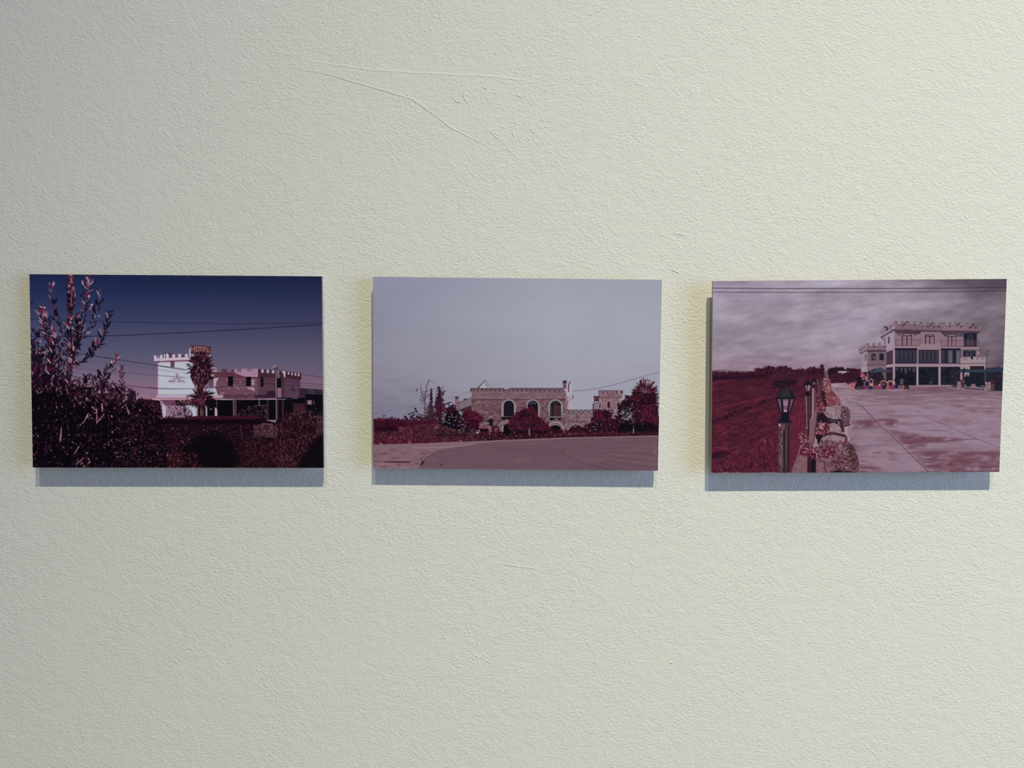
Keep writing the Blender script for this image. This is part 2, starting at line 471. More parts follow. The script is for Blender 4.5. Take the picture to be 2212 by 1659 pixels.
def paint_hotel():
    c = Canvas(58, 588, 706, 1016, 11)
    c.sky([(590, (24, 34, 70)), (640, (36, 46, 84)), (700, (60, 64, 98)), (740, (74, 76, 108)), (780, (92, 88, 114)), (810, (112, 98, 122)), (835, (132, 104, 128)), (862, (150, 116, 138))],
          [(590, (22, 30, 58)), (640, (38, 44, 78)), (700, (60, 60, 92)), (760, (84, 80, 104)), (800, (98, 88, 110)), (825, (116, 92, 114)), (850, (124, 92, 116)), (862, (128, 96, 120))], (.1, 1))
    # far land left of the tower
    c.frame(160, 760, 11.06)
    for x in (1850, 1915):
        c.line([(x, 990), (x, 1120)], .7, (95, 60, 85))
    c.poly([(1380, 1120), (1440, 1085), (1600, 1115), (1900, 1135), (1900, 1160), (1380, 1160)], (125, 70, 88))
    c.rect(1470, 1105, 1520, 1140, (190, 160, 175)); c.rect(1555, 1105, 1595, 1135, (190, 160, 175))
    # --- white tower
    c.frame(320, 730, 13.825)
    c.rect(290, 700, 1400, 1700, (176, 180, 196), grain=.02)
    c.rect(290, 700, 345, 1700, (186, 168, 190))
    c.rect(1380, 1250, 1440, 1700, (170, 140, 160)); c.line([(1392, 1250), (1392, 1659)], 1.0, (90, 55, 75))
    c.poly([(290, 710), (1400, 655), (1400, 700), (290, 745)], (122, 74, 98)); c.rect(290, 695, 340, 740, (85, 40, 62))
    c.poly([(505, 600), (505, 460), (560, 440), (610, 460), (650, 560), (650, 600)], (44, 36, 60))
    c.poly([(530, 590), (530, 480), (580, 455), (620, 540), (620, 590)], (188, 172, 190))
    c.poly([(600, 445), (790, 490), (800, 500), (700, 500), (640, 480)], (58, 32, 52)); c.rect(640, 480, 730, 600, (92, 56, 72))
    c.rect(470, 490, 510, 600, (176, 160, 180)); c.rect(285, 550, 310, 620, (170, 150, 168)); c.poly([(1000, 575), (1010, 545), (1080, 545), (1110, 575)], (50, 30, 52))
    c.poly([(170, 620), (1420, 570), (1420, 650), (240, 698), (170, 700)], (188, 168, 188))
    for x, y in ((170, 530), (350, 520), (540, 515), (718, 500), (900, 487), (1100, 482)):
        c.rect(x, y, x + 82, y + 110, (192, 174, 194))
    c.rect(680, 685, 785, 880, (96, 60, 74)); c.line([(680, 690), (680, 880)], 1, (60, 32, 48)); c.line([(740, 690), (740, 880)], .6, (70, 42, 55))
    # roof structure and sign
    c.poly([(1225, 320), (1262, 320), (1262, 500), (1870, 520), (1890, 545), (1890, 715), (1760, 715), (1760, 560), (1225, 560)], (180, 168, 190))
    c.poly([(1760, 540), (1890, 545), (1890, 715), (1760, 715)], (96, 62, 76)); c.poly([(1765, 530), (1840, 530), (1850, 620), (1790, 600)], (196, 180, 196))
    c.poly([(1265, 228), (1868, 272), (1868, 508), (1265, 472)], (84, 38, 46)); c.line([(1265, 228), (1868, 272)], 1, (50, 24, 38))
    tan = (158, 118, 112)
    c.line([(1298, 250), (1290, 400)], 1.5, tan); c.line([(1385, 258), (1385, 410)], 1.5, tan); c.line([(1294, 330), (1385, 332)], 1.3, tan)
    c.line([(1435, 270), (1510, 275), (1510, 408), (1435, 405), (1435, 270)], 1.5, tan)
    c.line([(1528, 280), (1640, 292)], 1.4, tan); c.line([(1582, 286), (1582, 412)], 1.5, tan)
    c.line([(1740, 300), (1662, 295), (1655, 415), (1735, 420)], 1.5, tan); c.line([(1660, 355), (1735, 358)], 1.3, tan)
    c.line([(1778, 305), (1772, 418), (1850, 425)], 1.5, tan)
    for i in range(16):
        c.rect(1335 + i * 23, 430 + i * 1.4, 1350 + i * 23, 452 + i * 1.4, (120, 72, 74), .7)
    # emblem and small lettering
    mk = (122, 70, 92)
    c.line([(858, 1065), (858, 1100)], 1.1, mk, .8); c.line([(805, 1100), (850, 1115)], 1.3, mk, .8); c.line([(905, 1100), (868, 1115)], 1.3, mk, .8)
    c.line([(858, 1110), (890, 1140), (850, 1185)], 2.0, mk, .8); c.line([(830, 1130), (845, 1175)], 1.2, mk, .6)
    c.line([(735, 1205), (770, 1235), (820, 1240), (850, 1205)], 1.8, mk, .8); c.line([(870, 1205), (905, 1240), (950, 1235), (985, 1195)], 1.8, mk, .8)
    c.glyphs('ANDA HOTEL', 612, 1272, 40, 58, 11, .95, (130, 78, 104))
    # string course and canopy of the tower
    c.frame(320, 830, 13.825)
    c.poly([(310, 330), (1390, 295), (1390, 320), (310, 345)], (120, 110, 135), .6)
    c.poly([(248, 335), (1500, 310), (1500, 420), (248, 420)], (176, 156, 180)); c.poly([(1140, 345), (1190, 330), (1230, 400), (1140, 415)], (120, 78, 88))
    c.rect(248, 418, 1500, 440, (128, 92, 112)); c.rect(115, 442, 1500, 470, (204, 160, 172)); c.rect(300, 470, 1500, 650, (104, 62, 82))
    c.rect(815, 480, 1000, 650, (20, 14, 20)); c.poly([(920, 485), (995, 485), (995, 560)], (150, 120, 125)); c.rect(1000, 480, 1030, 650, (60, 24, 40))
    c.rect(1065, 650, 1450, 1000, (172, 178, 196))
    c.poly([(1065, 680), (1330, 890), (1330, 1010), (1100, 1010), (1065, 900)], (88, 62, 78)); c.line([(1080, 660), (1330, 890)], 1.4, (70, 56, 82))
    for i in range(26):
        x = 1120 + c.rng.rand() * 190; y = 740 + (x - 1120) * .72 + c.rng.rand() * 130
        c.leaf(x, min(y, 985), 4, 1.6, -35, (172, 140, 158))
    c.rect(1450, 650, 1490, 980, (90, 66, 76)); c.line([(1490, 650), (1490, 980)], .7, (160, 150, 120)); c.rect(1495, 700, 1560, 1000, (10, 8, 14))
    c.poly([(300, 480), (360, 480), (530, 640), (530, 1000), (420, 1000), (420, 640), (300, 620)], (178, 168, 184)); c.line([(310, 500), (520, 640)], 1.2, (60, 52, 66)); c.line([(380, 480), (540, 620)], 1.0, (90, 76, 90))
    # --- long building
    c.frame(440, 770, 13.825)
    wall = (102, 66, 82)
    c.rect(170, 600, 1620, 1260, wall, grain=.05)
    c.poly([(220, 310), (400, 310), (400, 340), (220, 340)], (60, 34, 56)); c.rect(220, 330, 385, 358, (176, 160, 172)); c.poly([(255, 380), (395, 390), (395, 470), (270, 470)], (164, 124, 148))
    c.poly([(150, 470), (300, 478), (530, 478), (530, 385), (688, 375), (690, 470), (830, 470), (830, 395), (930, 400), (990, 480), (1100, 570), (1200, 615), (1640, 640), (1640, 660), (170, 640)], (92, 48, 64))
    c.poly([(180, 500), (270, 500), (330, 580), (300, 610), (170, 600)], (160, 118, 136))
    lit = (158, 120, 146)
    c.poly([(905, 400), (990, 370), (995, 470), (1130, 470), (1130, 372), (1300, 372), (1310, 455), (1345, 460), (1345, 400), (1395, 400), (1395, 470), (1440, 470), (1440, 372), (1618, 372), (1618, 600), (1200, 600), (1080, 560), (910, 480)], lit)
    c.texture([(905, 370), (1618, 370), (1618, 600), (905, 600)], (150, 96, 120), .35, (3, 3), lo=.1, hi=.5)
    c.line([(1200, 602), (1618, 602)], 1.1, (186, 148, 158)); c.line([(1612, 372), (1612, 600)], 1.1, (180, 140, 150))
    c.rect(1310, 372, 1345, 455, (100, 88, 112)); c.rect(1395, 372, 1440, 460, (104, 92, 116))
    c.rect(1618, 600, 2212, 1260, (82, 54, 70), grain=.05)
    dk = (64, 34, 48)
    c.rect(1620, 480, 2200, 640, dk); c.rect(1620, 380, 1705, 640, dk)
    for x in (1790, 1945, 2100):
        c.rect(x, 395 + (x - 1790) * .06, x + 82, 600, dk)
    for x in (1712, 1870, 2028):
        c.rect(x + 4, 390 + (x - 1700) * .1, x + 78, 490 + (x - 1700) * .06, (150, 138, 160)); c.rect(x + 45, 390 + (x - 1700) * .1, x + 78, 490 + (x - 1700) * .06, (184, 166, 182))
    # ground light and broken light on the wall
    c.poly([(0, 960), (360, 930), (400, 1100), (430, 1170), (150, 1170), (0, 1050)], (166, 168, 188)); c.poly([(295, 655), (460, 650), (380, 760), (360, 900), (295, 910)], (170, 158, 176))
    c.poly([(240, 1170), (590, 1160), (560, 1245), (300, 1245)], (178, 136, 156))
    for x, y, L, an in ((435, 885, 3.2, 0), (690, 680, 4, 70), (700, 720, 4, 20), (1100, 770, 6, -15), (905, 860, 4, 0), (985, 935, 8, 10), (1060, 985, 5, 30), (750, 960, 4, 40), (1180, 945, 4, 0), (1340, 950, 8, 8), (1440, 975, 10, 8), (1500, 1010, 5, 80), (1480, 720, 7, 10), (1470, 770, 6, 5), (1480, 820, 7, 12), (1450, 870, 6, 10), (530, 1110, 6, -10), (600, 1100, 4, 0), (890, 1175, 3, 0), (1270, 1130, 5, 20), (1350, 1210, 6, 20), (1450, 1210, 8, 10), (1540, 1200, 8, 0)):
        c.leaf(x, y, L, 2.0, an, (176, 142, 160), .85)
    c.poly([(1420, 690), (1520, 690), (1520, 860), (1420, 830)], (168, 140, 158), .75); c.poly([(1270, 910), (1520, 940), (1520, 1040), (1340, 975)], (170, 140, 156), .8)
    c.rect(600, 1140, 1520, 1250, (70, 34, 56), .55); c.rect(1520, 1150, 2212, 1260, (38, 24, 46), .8)
    for x0, y0, x1, y1 in ((725, 600, 880, 900), (1262, 605, 1420, 895), (1700, 625, 1785, 915)):
        c.rect(x0, y0, x1, y1, (6, 8, 12))
    c.rect(180, 610, 292, 670, (10, 6, 14)); c.rect(185, 670, 292, 895, (98, 72, 84)); c.line([(183, 660), (183, 895)], 1, (44, 22, 36))
    for i in range(6):
        c.rect(1885 + i * 50, 1040, 1925 + i * 50, 1170, (28, 18, 34)); c.line([(1945 + i * 50, 1050), (1945 + i * 50, 1150)], .8, (66, 50, 78), .8)
    # wires over the wall
    for p in ([(170, 470), (700, 540), (1300, 620), (2212, 720)], [(0, 940), (700, 880), (1150, 780), (1260, 770)], [(450, 690), (1300, 760), (2212, 830)]):
        c.curve(p, .8, (58, 26, 42), .8)
    # ground floor
    c.rect(0, 1300, 2212, 1900, (7, 7, 12)); c.rect(400, 1262, 2212, 1300, (58, 34, 46))
    c.poly([(300, 1270), (900, 1280), (2212, 1265), (2212, 1290), (620, 1305), (400, 1300)], (172, 146, 158))
    for x in range(900, 1600, 46):
        c.line([(x, 1300), (x + 40, 1262)], 1.0, (90, 52, 66))
    c.rect(905, 1310, 985, 1900, (84, 44, 58)); c.line([(885, 1300), (895, 1900)], 1.1, (150, 140, 140)); c.line([(1655, 1270), (1660, 1460)], 1.2, (158, 150, 158))
    c.rect(375, 1290, 410, 1900, (80, 44, 60)); c.rect(45, 1490, 105, 1900, (180, 176, 182)); c.poly([(330, 1520), (400, 1580), (420, 1900), (330, 1900)], (178, 150, 160)); c.leaf(220, 1580, 4, 2.2, 0, (170, 160, 168))
    c.scatter([(1120, 1560), (1300, 1470), (1900, 1470), (1950, 1900), (1000, 1900), (1000, 1640)], [(3, (40, 14, 26)), (2, (74, 40, 52)), (1, (110, 76, 86))], 160, (3, 7), (1, 2.2), (-30, 30))
    c.line([(1540, 1470), (1900, 1465)], 1.4, (96, 62, 76)); c.rect(1890, 1320, 1935, 1900, (58, 38, 54))
    # pole and camera head, right block
    c.frame(560, 770, 13.825)
    c.rect(500, 1240, 2000, 2200, (9, 7, 14)); c.rect(520, 1230, 1230, 1300, (24, 14, 28))
    c.rect(600, 440, 730, 640, dk); c.poly([(660, 440), (790, 445), (790, 640), (740, 620), (720, 520)], (176, 156, 172))
    c.poly([(790, 450), (850, 452), (850, 545), (900, 550), (900, 460), (955, 465), (955, 560), (1005, 565), (1005, 480), (1055, 485), (1055, 575), (1105, 582), (1105, 490), (1150, 495), (1150, 590), (1205, 595), (1205, 510), (1260, 520), (1260, 700), (1210, 700), (780, 640), (780, 590)], (62, 30, 44))
    for x in (850, 955, 1055, 1150):
        c.rect(x + 4, 460 + (x - 850) * .15, x + 48, 548 + (x - 850) * .15, (178, 160, 178))
    c.poly([(740, 620), (1200, 700), (1210, 1240), (700, 1240)], (80, 56, 76), grain=.04); c.rect(660, 640, 770, 1240, (74, 42, 58))
    c.poly([(700, 640), (1200, 690), (1200, 720), (700, 670)], (62, 32, 46), .8)
    c.rect(525, 650, 660, 940, (5, 8, 10)); c.line([(1205, 700), (1205, 1240)], 1.2, (34, 16, 30))
    c.line([(1000, 860), (1000, 960)], 1.8, (50, 28, 46)); c.disc(1003, 955, 2.6, (42, 22, 40), ry=1.6); c.line([(935, 1015), (1070, 1018)], 2.6, (52, 30, 48))
    c.poly([(1215, 945), (1920, 995), (1920, 1150), (1215, 1130)], (42, 36, 50)); c.rect(1480, 965, 1630, 1130, (58, 48, 62)); c.poly([(1215, 1125), (1920, 1150), (1920, 1900), (1215, 1900)], (9, 8, 16))
    c.rect(1215, 1140, 1370, 1230, (60, 34, 46)); c.rect(1010, 1400, 1370, 1900, (56, 26, 40)); c.rect(1010, 1260, 1350, 1400, (6, 8, 10)); c.line([(1010, 1260), (1140, 1260)], 1, (130, 120, 128))
    c.rect(1435, 1315, 1570, 1435, (140, 102, 110)); c.rect(1615, 1315, 1640, 1435, (96, 100, 100)); c.rect(1370, 1200, 1410, 1900, (26, 18, 38))
    for x0, x1 in ((535, 575), (680, 735)):
        c.rect(x0, 1330, x1, 1900, (60, 30, 42))
    c.rect(225, 1300, 265, 1900, (58, 36, 54)); c.rect(520, 1275, 800, 1298, (110, 100, 116))
    for p in ([(540, 400), (1250, 525), (1920, 640)], [(0, 665), (700, 740), (1250, 795), (1920, 855)], [(100, 810), (1250, 880), (1920, 925)]):
        c.curve(p, .85, (52, 26, 44), .85)
    c.line([(500, 400), (512, 1900)], 1.9, (150, 128, 142)); c.line([(490, 400), (500, 1900)], .8, (60, 34, 44))
    c.rect(410, 260, 525, 370, (150, 124, 132)); c.rect(440, 255, 460, 370, (90, 60, 70)); c.rect(490, 290, 540, 370, (80, 50, 62)); c.rect(430, 365, 550, 395, (40, 18, 32))
    # wires in the open sky
    c.frame(40, 580, 6.1444)
    wc = (20, 24, 52)
    c.curve([(150, 678), (650, 690), (1100, 708), (2212, 728), (3000, 735), (4034, 722)], 1.0, (26, 28, 62))
    c.line([(150, 912), (760, 908), (1300, 895), (2212, 855), (2700, 828), (4034, 745)], 1.4, wc)
    c.curve([(160, 1020), (650, 1105), (1300, 1210), (2212, 1345)], 1.2, (20, 20, 44)); c.curve([(2212, 1325), (2100, 1330), (2240, 1350)], .1, wc)
    c.curve([(900, 1180), (1500, 1240), (2212, 1370)], .7, (70, 66, 90), .8); c.curve([(860, 1210), (1500, 1290), (2212, 1400)], .7, (74, 70, 94), .7)
    c.curve([(550, 1310), (1400, 1385), (2212, 1450)], .8, (74, 56, 84), .85)
    c.curve([(380, 1370), (760, 1440), (1300, 1540), (1850, 1595), (2212, 1600)], 1.1, (44, 28, 52))
    c.frame(320, 730, 13.825)
    c.curve([(290, 830), (700, 890), (1180, 965)], 1.2, (48, 44, 66)); c.curve([(345, 965), (900, 1045), (1240, 1090)], .6, (140, 142, 160), .7); c.curve([(290, 1130), (700, 1165), (1250, 1215)], .8, (104, 98, 122), .8)
    c.curve([(300, 1515), (800, 1528), (1400, 1520), (2212, 1450)], 1.1, (70, 62, 86)); c.curve([(0, 1490), (160, 1500), (300, 1515)], 1.1, (58, 38, 60))
    # palm in front of the tower
    c.poly([(1440, 1300), (1720, 1300), (1640, 1560), (1480, 1560)], (64, 34, 42)); c.frame(320, 830, 13.825)
    c.rect(1535, 60, 1640, 300, (46, 24, 30)); c.poly([(1590, 620), (1670, 600), (1700, 1080), (1560, 1080)], (84, 42, 52)); c.rect(1660, 640, 1720, 1060, (10, 6, 14)); c.texture([(1560, 600), (1660, 600), (1670, 1060), (1560, 1060)], (132, 92, 100), .6, (1, 3), lo=.1, hi=.5)
    c.poly([(1700, 650), (1765, 650), (1765, 980), (1730, 960)], (168, 166, 176))
    c.frame(320, 730, 13.825)
    cols = [(22, 8, 20), (40, 14, 26), (68, 30, 42), (12, 6, 16), (52, 20, 34)]
    c.poly([(1420, 470), (1500, 430), (1700, 450), (1760, 560), (1800, 760), (1860, 900), (1850, 1150), (1780, 1380), (1660, 1420), (1560, 1330), (1420, 1380), (1330, 1330), (1260, 1180), (1300, 960), (1350, 820), (1420, 640)], (26, 9, 20))
    c.palm(1580, 900, 30, 44, cols, 0, 360, 3.0, .35)
    c.palm(1570, 760, 26, 26, cols, 190, 350, 3.0, .2); c.palm(1600, 980, 24, 30, cols, 0, 360, 2.6, .4)
    c.scatter([(1300, 1050), (1560, 900), (1820, 1100), (1760, 1380), (1640, 1560), (1500, 1560), (1320, 1340)], [(3, (96, 50, 64)), (2, (148, 104, 116)), (4, (22, 8, 20)), (2, (60, 20, 36))], 150, (4, 9), (1, 2), (60, 120))
    c.scatter([(1440, 450), (1700, 450), (1780, 700), (1700, 1000), (1420, 950), (1420, 600)], [(3, (100, 44, 60)), (4, (20, 8, 18)), (1, (140, 90, 104))], 80, (3, 7), (1, 2.2), (40, 140))
    for x, y, an, L in ((1200, 800, 10, 11), (1260, 715, 20, 9), (1310, 620, 35, 9), (1230, 920, -20, 10), (1330, 1100, 60, 9), (1850, 850, 30, 8)):
        c.leaf(x, y, L, 3, an, (18, 6, 18))
    c.frame(320, 830, 13.825)
    c.palm(1590, 430, 26, 40, cols, 0, 360, 3.4, .15); c.scatter([(1320, 450), (1500, 350), (1800, 350), (1950, 420), (1900, 620), (1350, 620)], [(3, (88, 26, 52)), (3, (20, 6, 18)), (1, (130, 60, 84))], 100, (3, 8), (1.4, 3), (0, 180))
    c.leaf(1880, 290, 20, 3.4, -12, (16, 6, 16)); c.poly([(1700, 480), (2000, 450), (2010, 640), (1760, 640)], (12, 8, 22))
    # hedge and ground shrubs
    c.frame()
    c.poly([(600, 905), (640, 890), (705, 900), (705, 960), (600, 960)], (26, 10, 20))
    c.poly([(300, 862), (345, 866), (352, 903), (420, 905), (470, 900), (560, 904), (600, 915), (705, 930), (705, 1020), (300, 1020)], (24, 8, 18))
    c.poly([(340, 903), (440, 903), (560, 900), (566, 916), (340, 916)], (16, 6, 14)); c.poly([(400, 900), (560, 898), (565, 905), (400, 906)], (52, 14, 30)); c.scatter([(340, 900), (560, 898), (560, 906), (340, 908)], [(1, (74, 24, 42)), (1, (40, 12, 26))], 260, (2, 4), (1, 2))
    c.scatter([(365, 870), (412, 862), (416, 900), (365, 902)], [(3, (16, 5, 14)), (1, (70, 28, 42)), (1, (120, 90, 100))], 120, (2, 6), (1, 2.4))
    c.scatter([(300, 862), (348, 866), (352, 905), (300, 905)], [(3, (30, 8, 20)), (2, (92, 40, 56)), (1, (140, 90, 104))], 240, (2, 5), (1, 2))
    c.rect(548, 918, 600, 946, (84, 54, 66)); c.texture([(548, 918), (600, 918), (600, 946), (548, 946)], (30, 10, 20), .9, (2, 2), lo=-.1, hi=.3); c.line([(565, 916), (588, 917)], 1.2, (140, 130, 136)); c.line([(550, 944), (582, 946)], 1.4, (20, 8, 14))
    c.rect(684, 898, 706, 944, (62, 40, 50)); c.line([(684, 924), (702, 924)], 1, (16, 8, 12)); c.line([(684, 937), (702, 937)], 1, (16, 8, 12))
    fine = [(5, (20, 6, 15)), (4, (52, 18, 32)), (3, (80, 32, 46)), (1.2, (112, 60, 72)), (.35, (150, 110, 116))]
    c.scatter([(340, 918), (560, 918), (600, 950), (705, 940), (705, 1016), (300, 1016), (320, 930)], fine, 3800, (1.8, 4.2), (.8, 1.7))
    c.scatter([(598, 918), (620, 893), (645, 886), (680, 888), (700, 905), (705, 1016), (598, 1016)], [(5, (18, 6, 14)), (4, (64, 24, 38)), (3, (98, 46, 60)), (1, (140, 92, 100))], 2200, (2, 5), (.9, 1.6), (50, 130))
    c.scatter([(622, 880), (700, 870), (700, 900), (610, 905)], [(2, (20, 6, 14)), (2, (80, 40, 52)), (1, (140, 110, 118))], 60, (3, 6), (.8, 1.5), (60, 120))
    for p, a in (([(425, 945), (470, 935), (500, 960), (515, 990), (505, 1012), (400, 1012), (395, 980)], .88), ([(670, 960), (704, 930), (704, 1014), (640, 1014)], .7)):
        for sh in range(4):
            q = np.array(p, float); m_ = q.mean(0); c.poly((m_ + (q - m_) * (1.12 - .11 * sh)).tolist(), (7, 4, 12), a * .5)
    c.scatter([(345, 985), (420, 975), (440, 1012), (345, 1012)], [(3, (30, 8, 14)), (3, (96, 30, 36)), (1, (140, 70, 70))], 420, (2, 4.5), (.8, 1.6)); c.scatter([(520, 960), (600, 950), (640, 1012), (520, 1012)], [(3, (30, 8, 14)), (3, (88, 28, 38)), (1, (124, 56, 60))], 500, (2, 4.5), (.8, 1.6))
    c.line([(520, 920), (523, 950)], 1.0, (100, 56, 66))
    # --- dense dark shrub at the left
    mass = [(60, 800), (85, 812), (110, 838), (135, 842), (160, 842), (190, 856), (215, 858), (240, 864), (262, 862), (290, 868), (318, 880), (342, 906), (352, 935), (362, 975), (360, 1020), (60, 1020)]
    c.poly(mass, (8, 4, 13)); c.ragged(mass[:12], (12, 4, 14), 1.6, (5, 11), (2, 3.6), 5)
    c.scatter([(62, 760), (100, 775), (125, 800), (150, 812), (150, 845), (62, 845)], [(5, (10, 5, 16)), (3, (44, 14, 28)), (1.5, (92, 46, 64)), (.6, (150, 110, 128))], 300, (6, 12), (2, 3.6), (50, 130))
    c.scatter([(150, 835), (200, 825), (255, 840), (300, 850), (300, 875), (150, 875)], [(5, (12, 5, 16)), (3, (50, 16, 30)), (1.2, (104, 60, 76)), (.5, (150, 116, 128))], 260, (6, 12), (2, 3.4), (50, 130))
    c.scatter(mass, [(9, (8, 3, 13)), (3.2, (38, 12, 26)), (2.0, (66, 26, 42)), (1.0, (104, 56, 72)), (.45, (150, 108, 122))], 2300, (3, 8), (1.2, 2.8))
    c.scatter([(250, 880), (330, 890), (355, 940), (360, 1010), (250, 1012)], fine, 900, (2, 5), (.9, 1.8))
    for p in ([(129, 952), (133, 925), (131, 955)], [(209, 915), (209, 888), (199, 880)], [(179, 915), (190, 898)], [(209, 915), (225, 895)], [(219, 873), (221, 890)], [(274, 880), (278, 895)], [(162, 980), (170, 965)], [(180, 990), (168, 1002)]):
        c.line(p, 1.8, (150, 108, 116))
    c.scatter([(150, 985), (200, 970), (210, 1008), (150, 1010)], [(2, (160, 116, 128)), (3, (60, 22, 36)), (5, (8, 3, 13))], 60, (4, 9), (1.5, 2.8), (100, 160)); c.scatter([(210, 950), (300, 945), (300, 965), (210, 970)], [(2, (156, 112, 124)), (5, (8, 3, 13))], 70, (2.5, 5), (1.2, 2.2))
    sc = [(6, (12, 7, 18)), (4, (34, 14, 30)), (2, (66, 26, 44)), (1.2, (120, 78, 96)), (.8, (150, 112, 130))]
    c.scatter([(64, 700), (120, 712), (150, 760), (160, 845), (64, 845)], sc, 150, (8, 14), (2.2, 3.6), (50, 130))
    c.scatter([(64, 745), (125, 760), (150, 800), (160, 850), (64, 850)], sc, 230, (8, 14), (2.2, 3.6), (40, 140))
    c.scatter([(150, 822), (200, 808), (240, 820), (282, 842), (300, 868), (150, 868)], sc, 210, (8, 14), (2, 3.4), (40, 140))
    c.scatter([(130, 690), (168, 690), (175, 760), (150, 800), (128, 780)], sc, 60, (8, 14), (2.2, 3.6), (30, 150))
    # --- shoots standing up out of it
    c.frame(60, 590, 11.06)
    navy, blk, mar, red, pink = (14, 14, 34), (9, 6, 16), (46, 12, 28), (98, 30, 50), (160, 118, 138)

    def shoot(P, n, L, w, top, stem=(104, 66, 80), fan=34, sw=1.4, frac=.22):
        fan = fan * 1.25; n = int(n * .9)
        P = np.asarray(P, float); t = np.r_[0, np.cumsum(np.hypot(*np.diff(P, axis=0).T))]
        c.line(P, sw, stem, .9)
        for i in range(n):
            u = t[-1] * (1 - (i + .5) / n)
            x, y = np.interp(u, t, P[:, 0]), np.interp(u, t, P[:, 1])
            x2, y2 = np.interp(max(u - 30, 0), t, P[:, 0]), np.interp(max(u - 30, 0), t, P[:, 1])
            ang = np.degrees(np.arctan2(y2 - y, x2 - x)) if u > 30 else -90
            sd = 1 if i % 2 else -1
            an = ang + sd * c.rng.uniform(fan * .35, fan * 1.6)
            le = c.rng.uniform(*L) * 1.12
            r = c.rng.rand(); f = u / t[-1]
            if f < frac:
                col = (pink, (84, 30, 46), (134, 92, 110), (96, 44, 60))[c.rng.randint(4)] if r < top else mar
            else:
                col = (navy, blk, mar, blk, navy, mar)[c.rng.randint(6)] if r < .82 else (red if r < .9 else (pink if r < .97 else (120, 76, 94)))
            c.leaf(x + np.cos(np.radians(an)) * le * .5 * 11.06, y + np.sin(np.radians(an)) * le * .5 * 11.06, le, c.rng.uniform(*w) * .84, an, np.array(col) * c.rng.uniform(.85, 1.15), .96)

    shoot([(1040, 20), (1040, 400), (1045, 800), (1020, 1100), (990, 1400), (1010, 1659), (1020, 2100), (980, 2500), (960, 2900)], 130, (8, 14), (2.8, 4.4), .6, (110, 56, 64), 24, 3.0, .30)
    c.scatter([(960, 40), (1080, 40), (1110, 380), (1090, 560), (960, 560), (970, 300)], [(3, (92, 26, 42)), (2, (50, 12, 26)), (1, (136, 84, 100)), (1, (170, 130, 140))], 60, (4, 8), (2, 3.2), (50, 130))
    c.scatter([(950, 380), (1090, 380), (1100, 900), (1060, 950), (930, 900)], [(3, (34, 8, 20)), (3, (10, 6, 16)), (1, (84, 26, 40))], 60, (5, 10), (2, 3.4), (60, 120)); c.line([(1050, 420), (1040, 700), (1020, 800)], 2.2, (128, 78, 88)); c.line([(1020, 1000), (1010, 1100)], 2.0, (130, 80, 90))
    shoot([(1490, 60), (1460, 250), (1440, 400), (1400, 650), (1330, 900), (1290, 1200), (1220, 1500), (1120, 1800)], 46, (9, 14), (2.8, 4.2), .9, (128, 92, 106), 30, 1.6, .25)
    shoot([(1700, 440), (1700, 650), (1640, 900), (1540, 1200), (1400, 1450), (1240, 1659)], 20, (8, 13), (2.6, 4), .8, (110, 76, 92), 30, 1.2)
    shoot([(1960, 920), (1910, 1100), (1880, 1300), (1820, 1500), (1740, 1700), (1560, 1850), (1400, 2060), (1240, 2150), (1080, 2190)], 36, (8, 13), (2.8, 4.2), .4, (24, 12, 26), 34, 2.6, .12)
    shoot([(580, 260), (590, 450), (620, 700), (680, 980), (740, 1220), (840, 1450), (960, 1700)], 16, (9, 14), (2.8, 4.6), .7, (100, 72, 92), 26, 1.1, .3)
    shoot([(360, 830), (330, 1000), (350, 1200), (400, 1400), (500, 1600), (560, 1900), (580, 2300), (600, 2700)], 66, (9, 14), (3, 4.6), .9, (80, 40, 54), 30, 1.6, .26)
    shoot([(400, 900), (470, 1100), (520, 1300), (620, 1500), (700, 1700)], 26, (9, 14), (2.8, 4.4), .7, (90, 50, 64), 30, 1.4, .3)
    shoot([(1180, 1000), (1200, 1300), (1180, 1659), (1100, 1900), (1040, 2200)], 40, (8, 13), (3, 4.6), .2, (20, 10, 20), 36, 2.6, .1)
    shoot([(300, 1900), (260, 2200), (220, 2500), (230, 2800)], 44, (9, 14), (3, 4.6), .2, (24, 10, 22), 30, 3, .1)
    shoot([(90, 1600), (110, 2000), (130, 2400), (140, 2800)], 40, (9, 14), (3, 4.6), .2, (24, 10, 22), 30, 3, .1)
    shoot([(640, 1650), (560, 2100), (520, 2500), (500, 2900)], 44, (9, 14), (3, 4.8), .2, (18, 8, 20), 28, 4, .1)
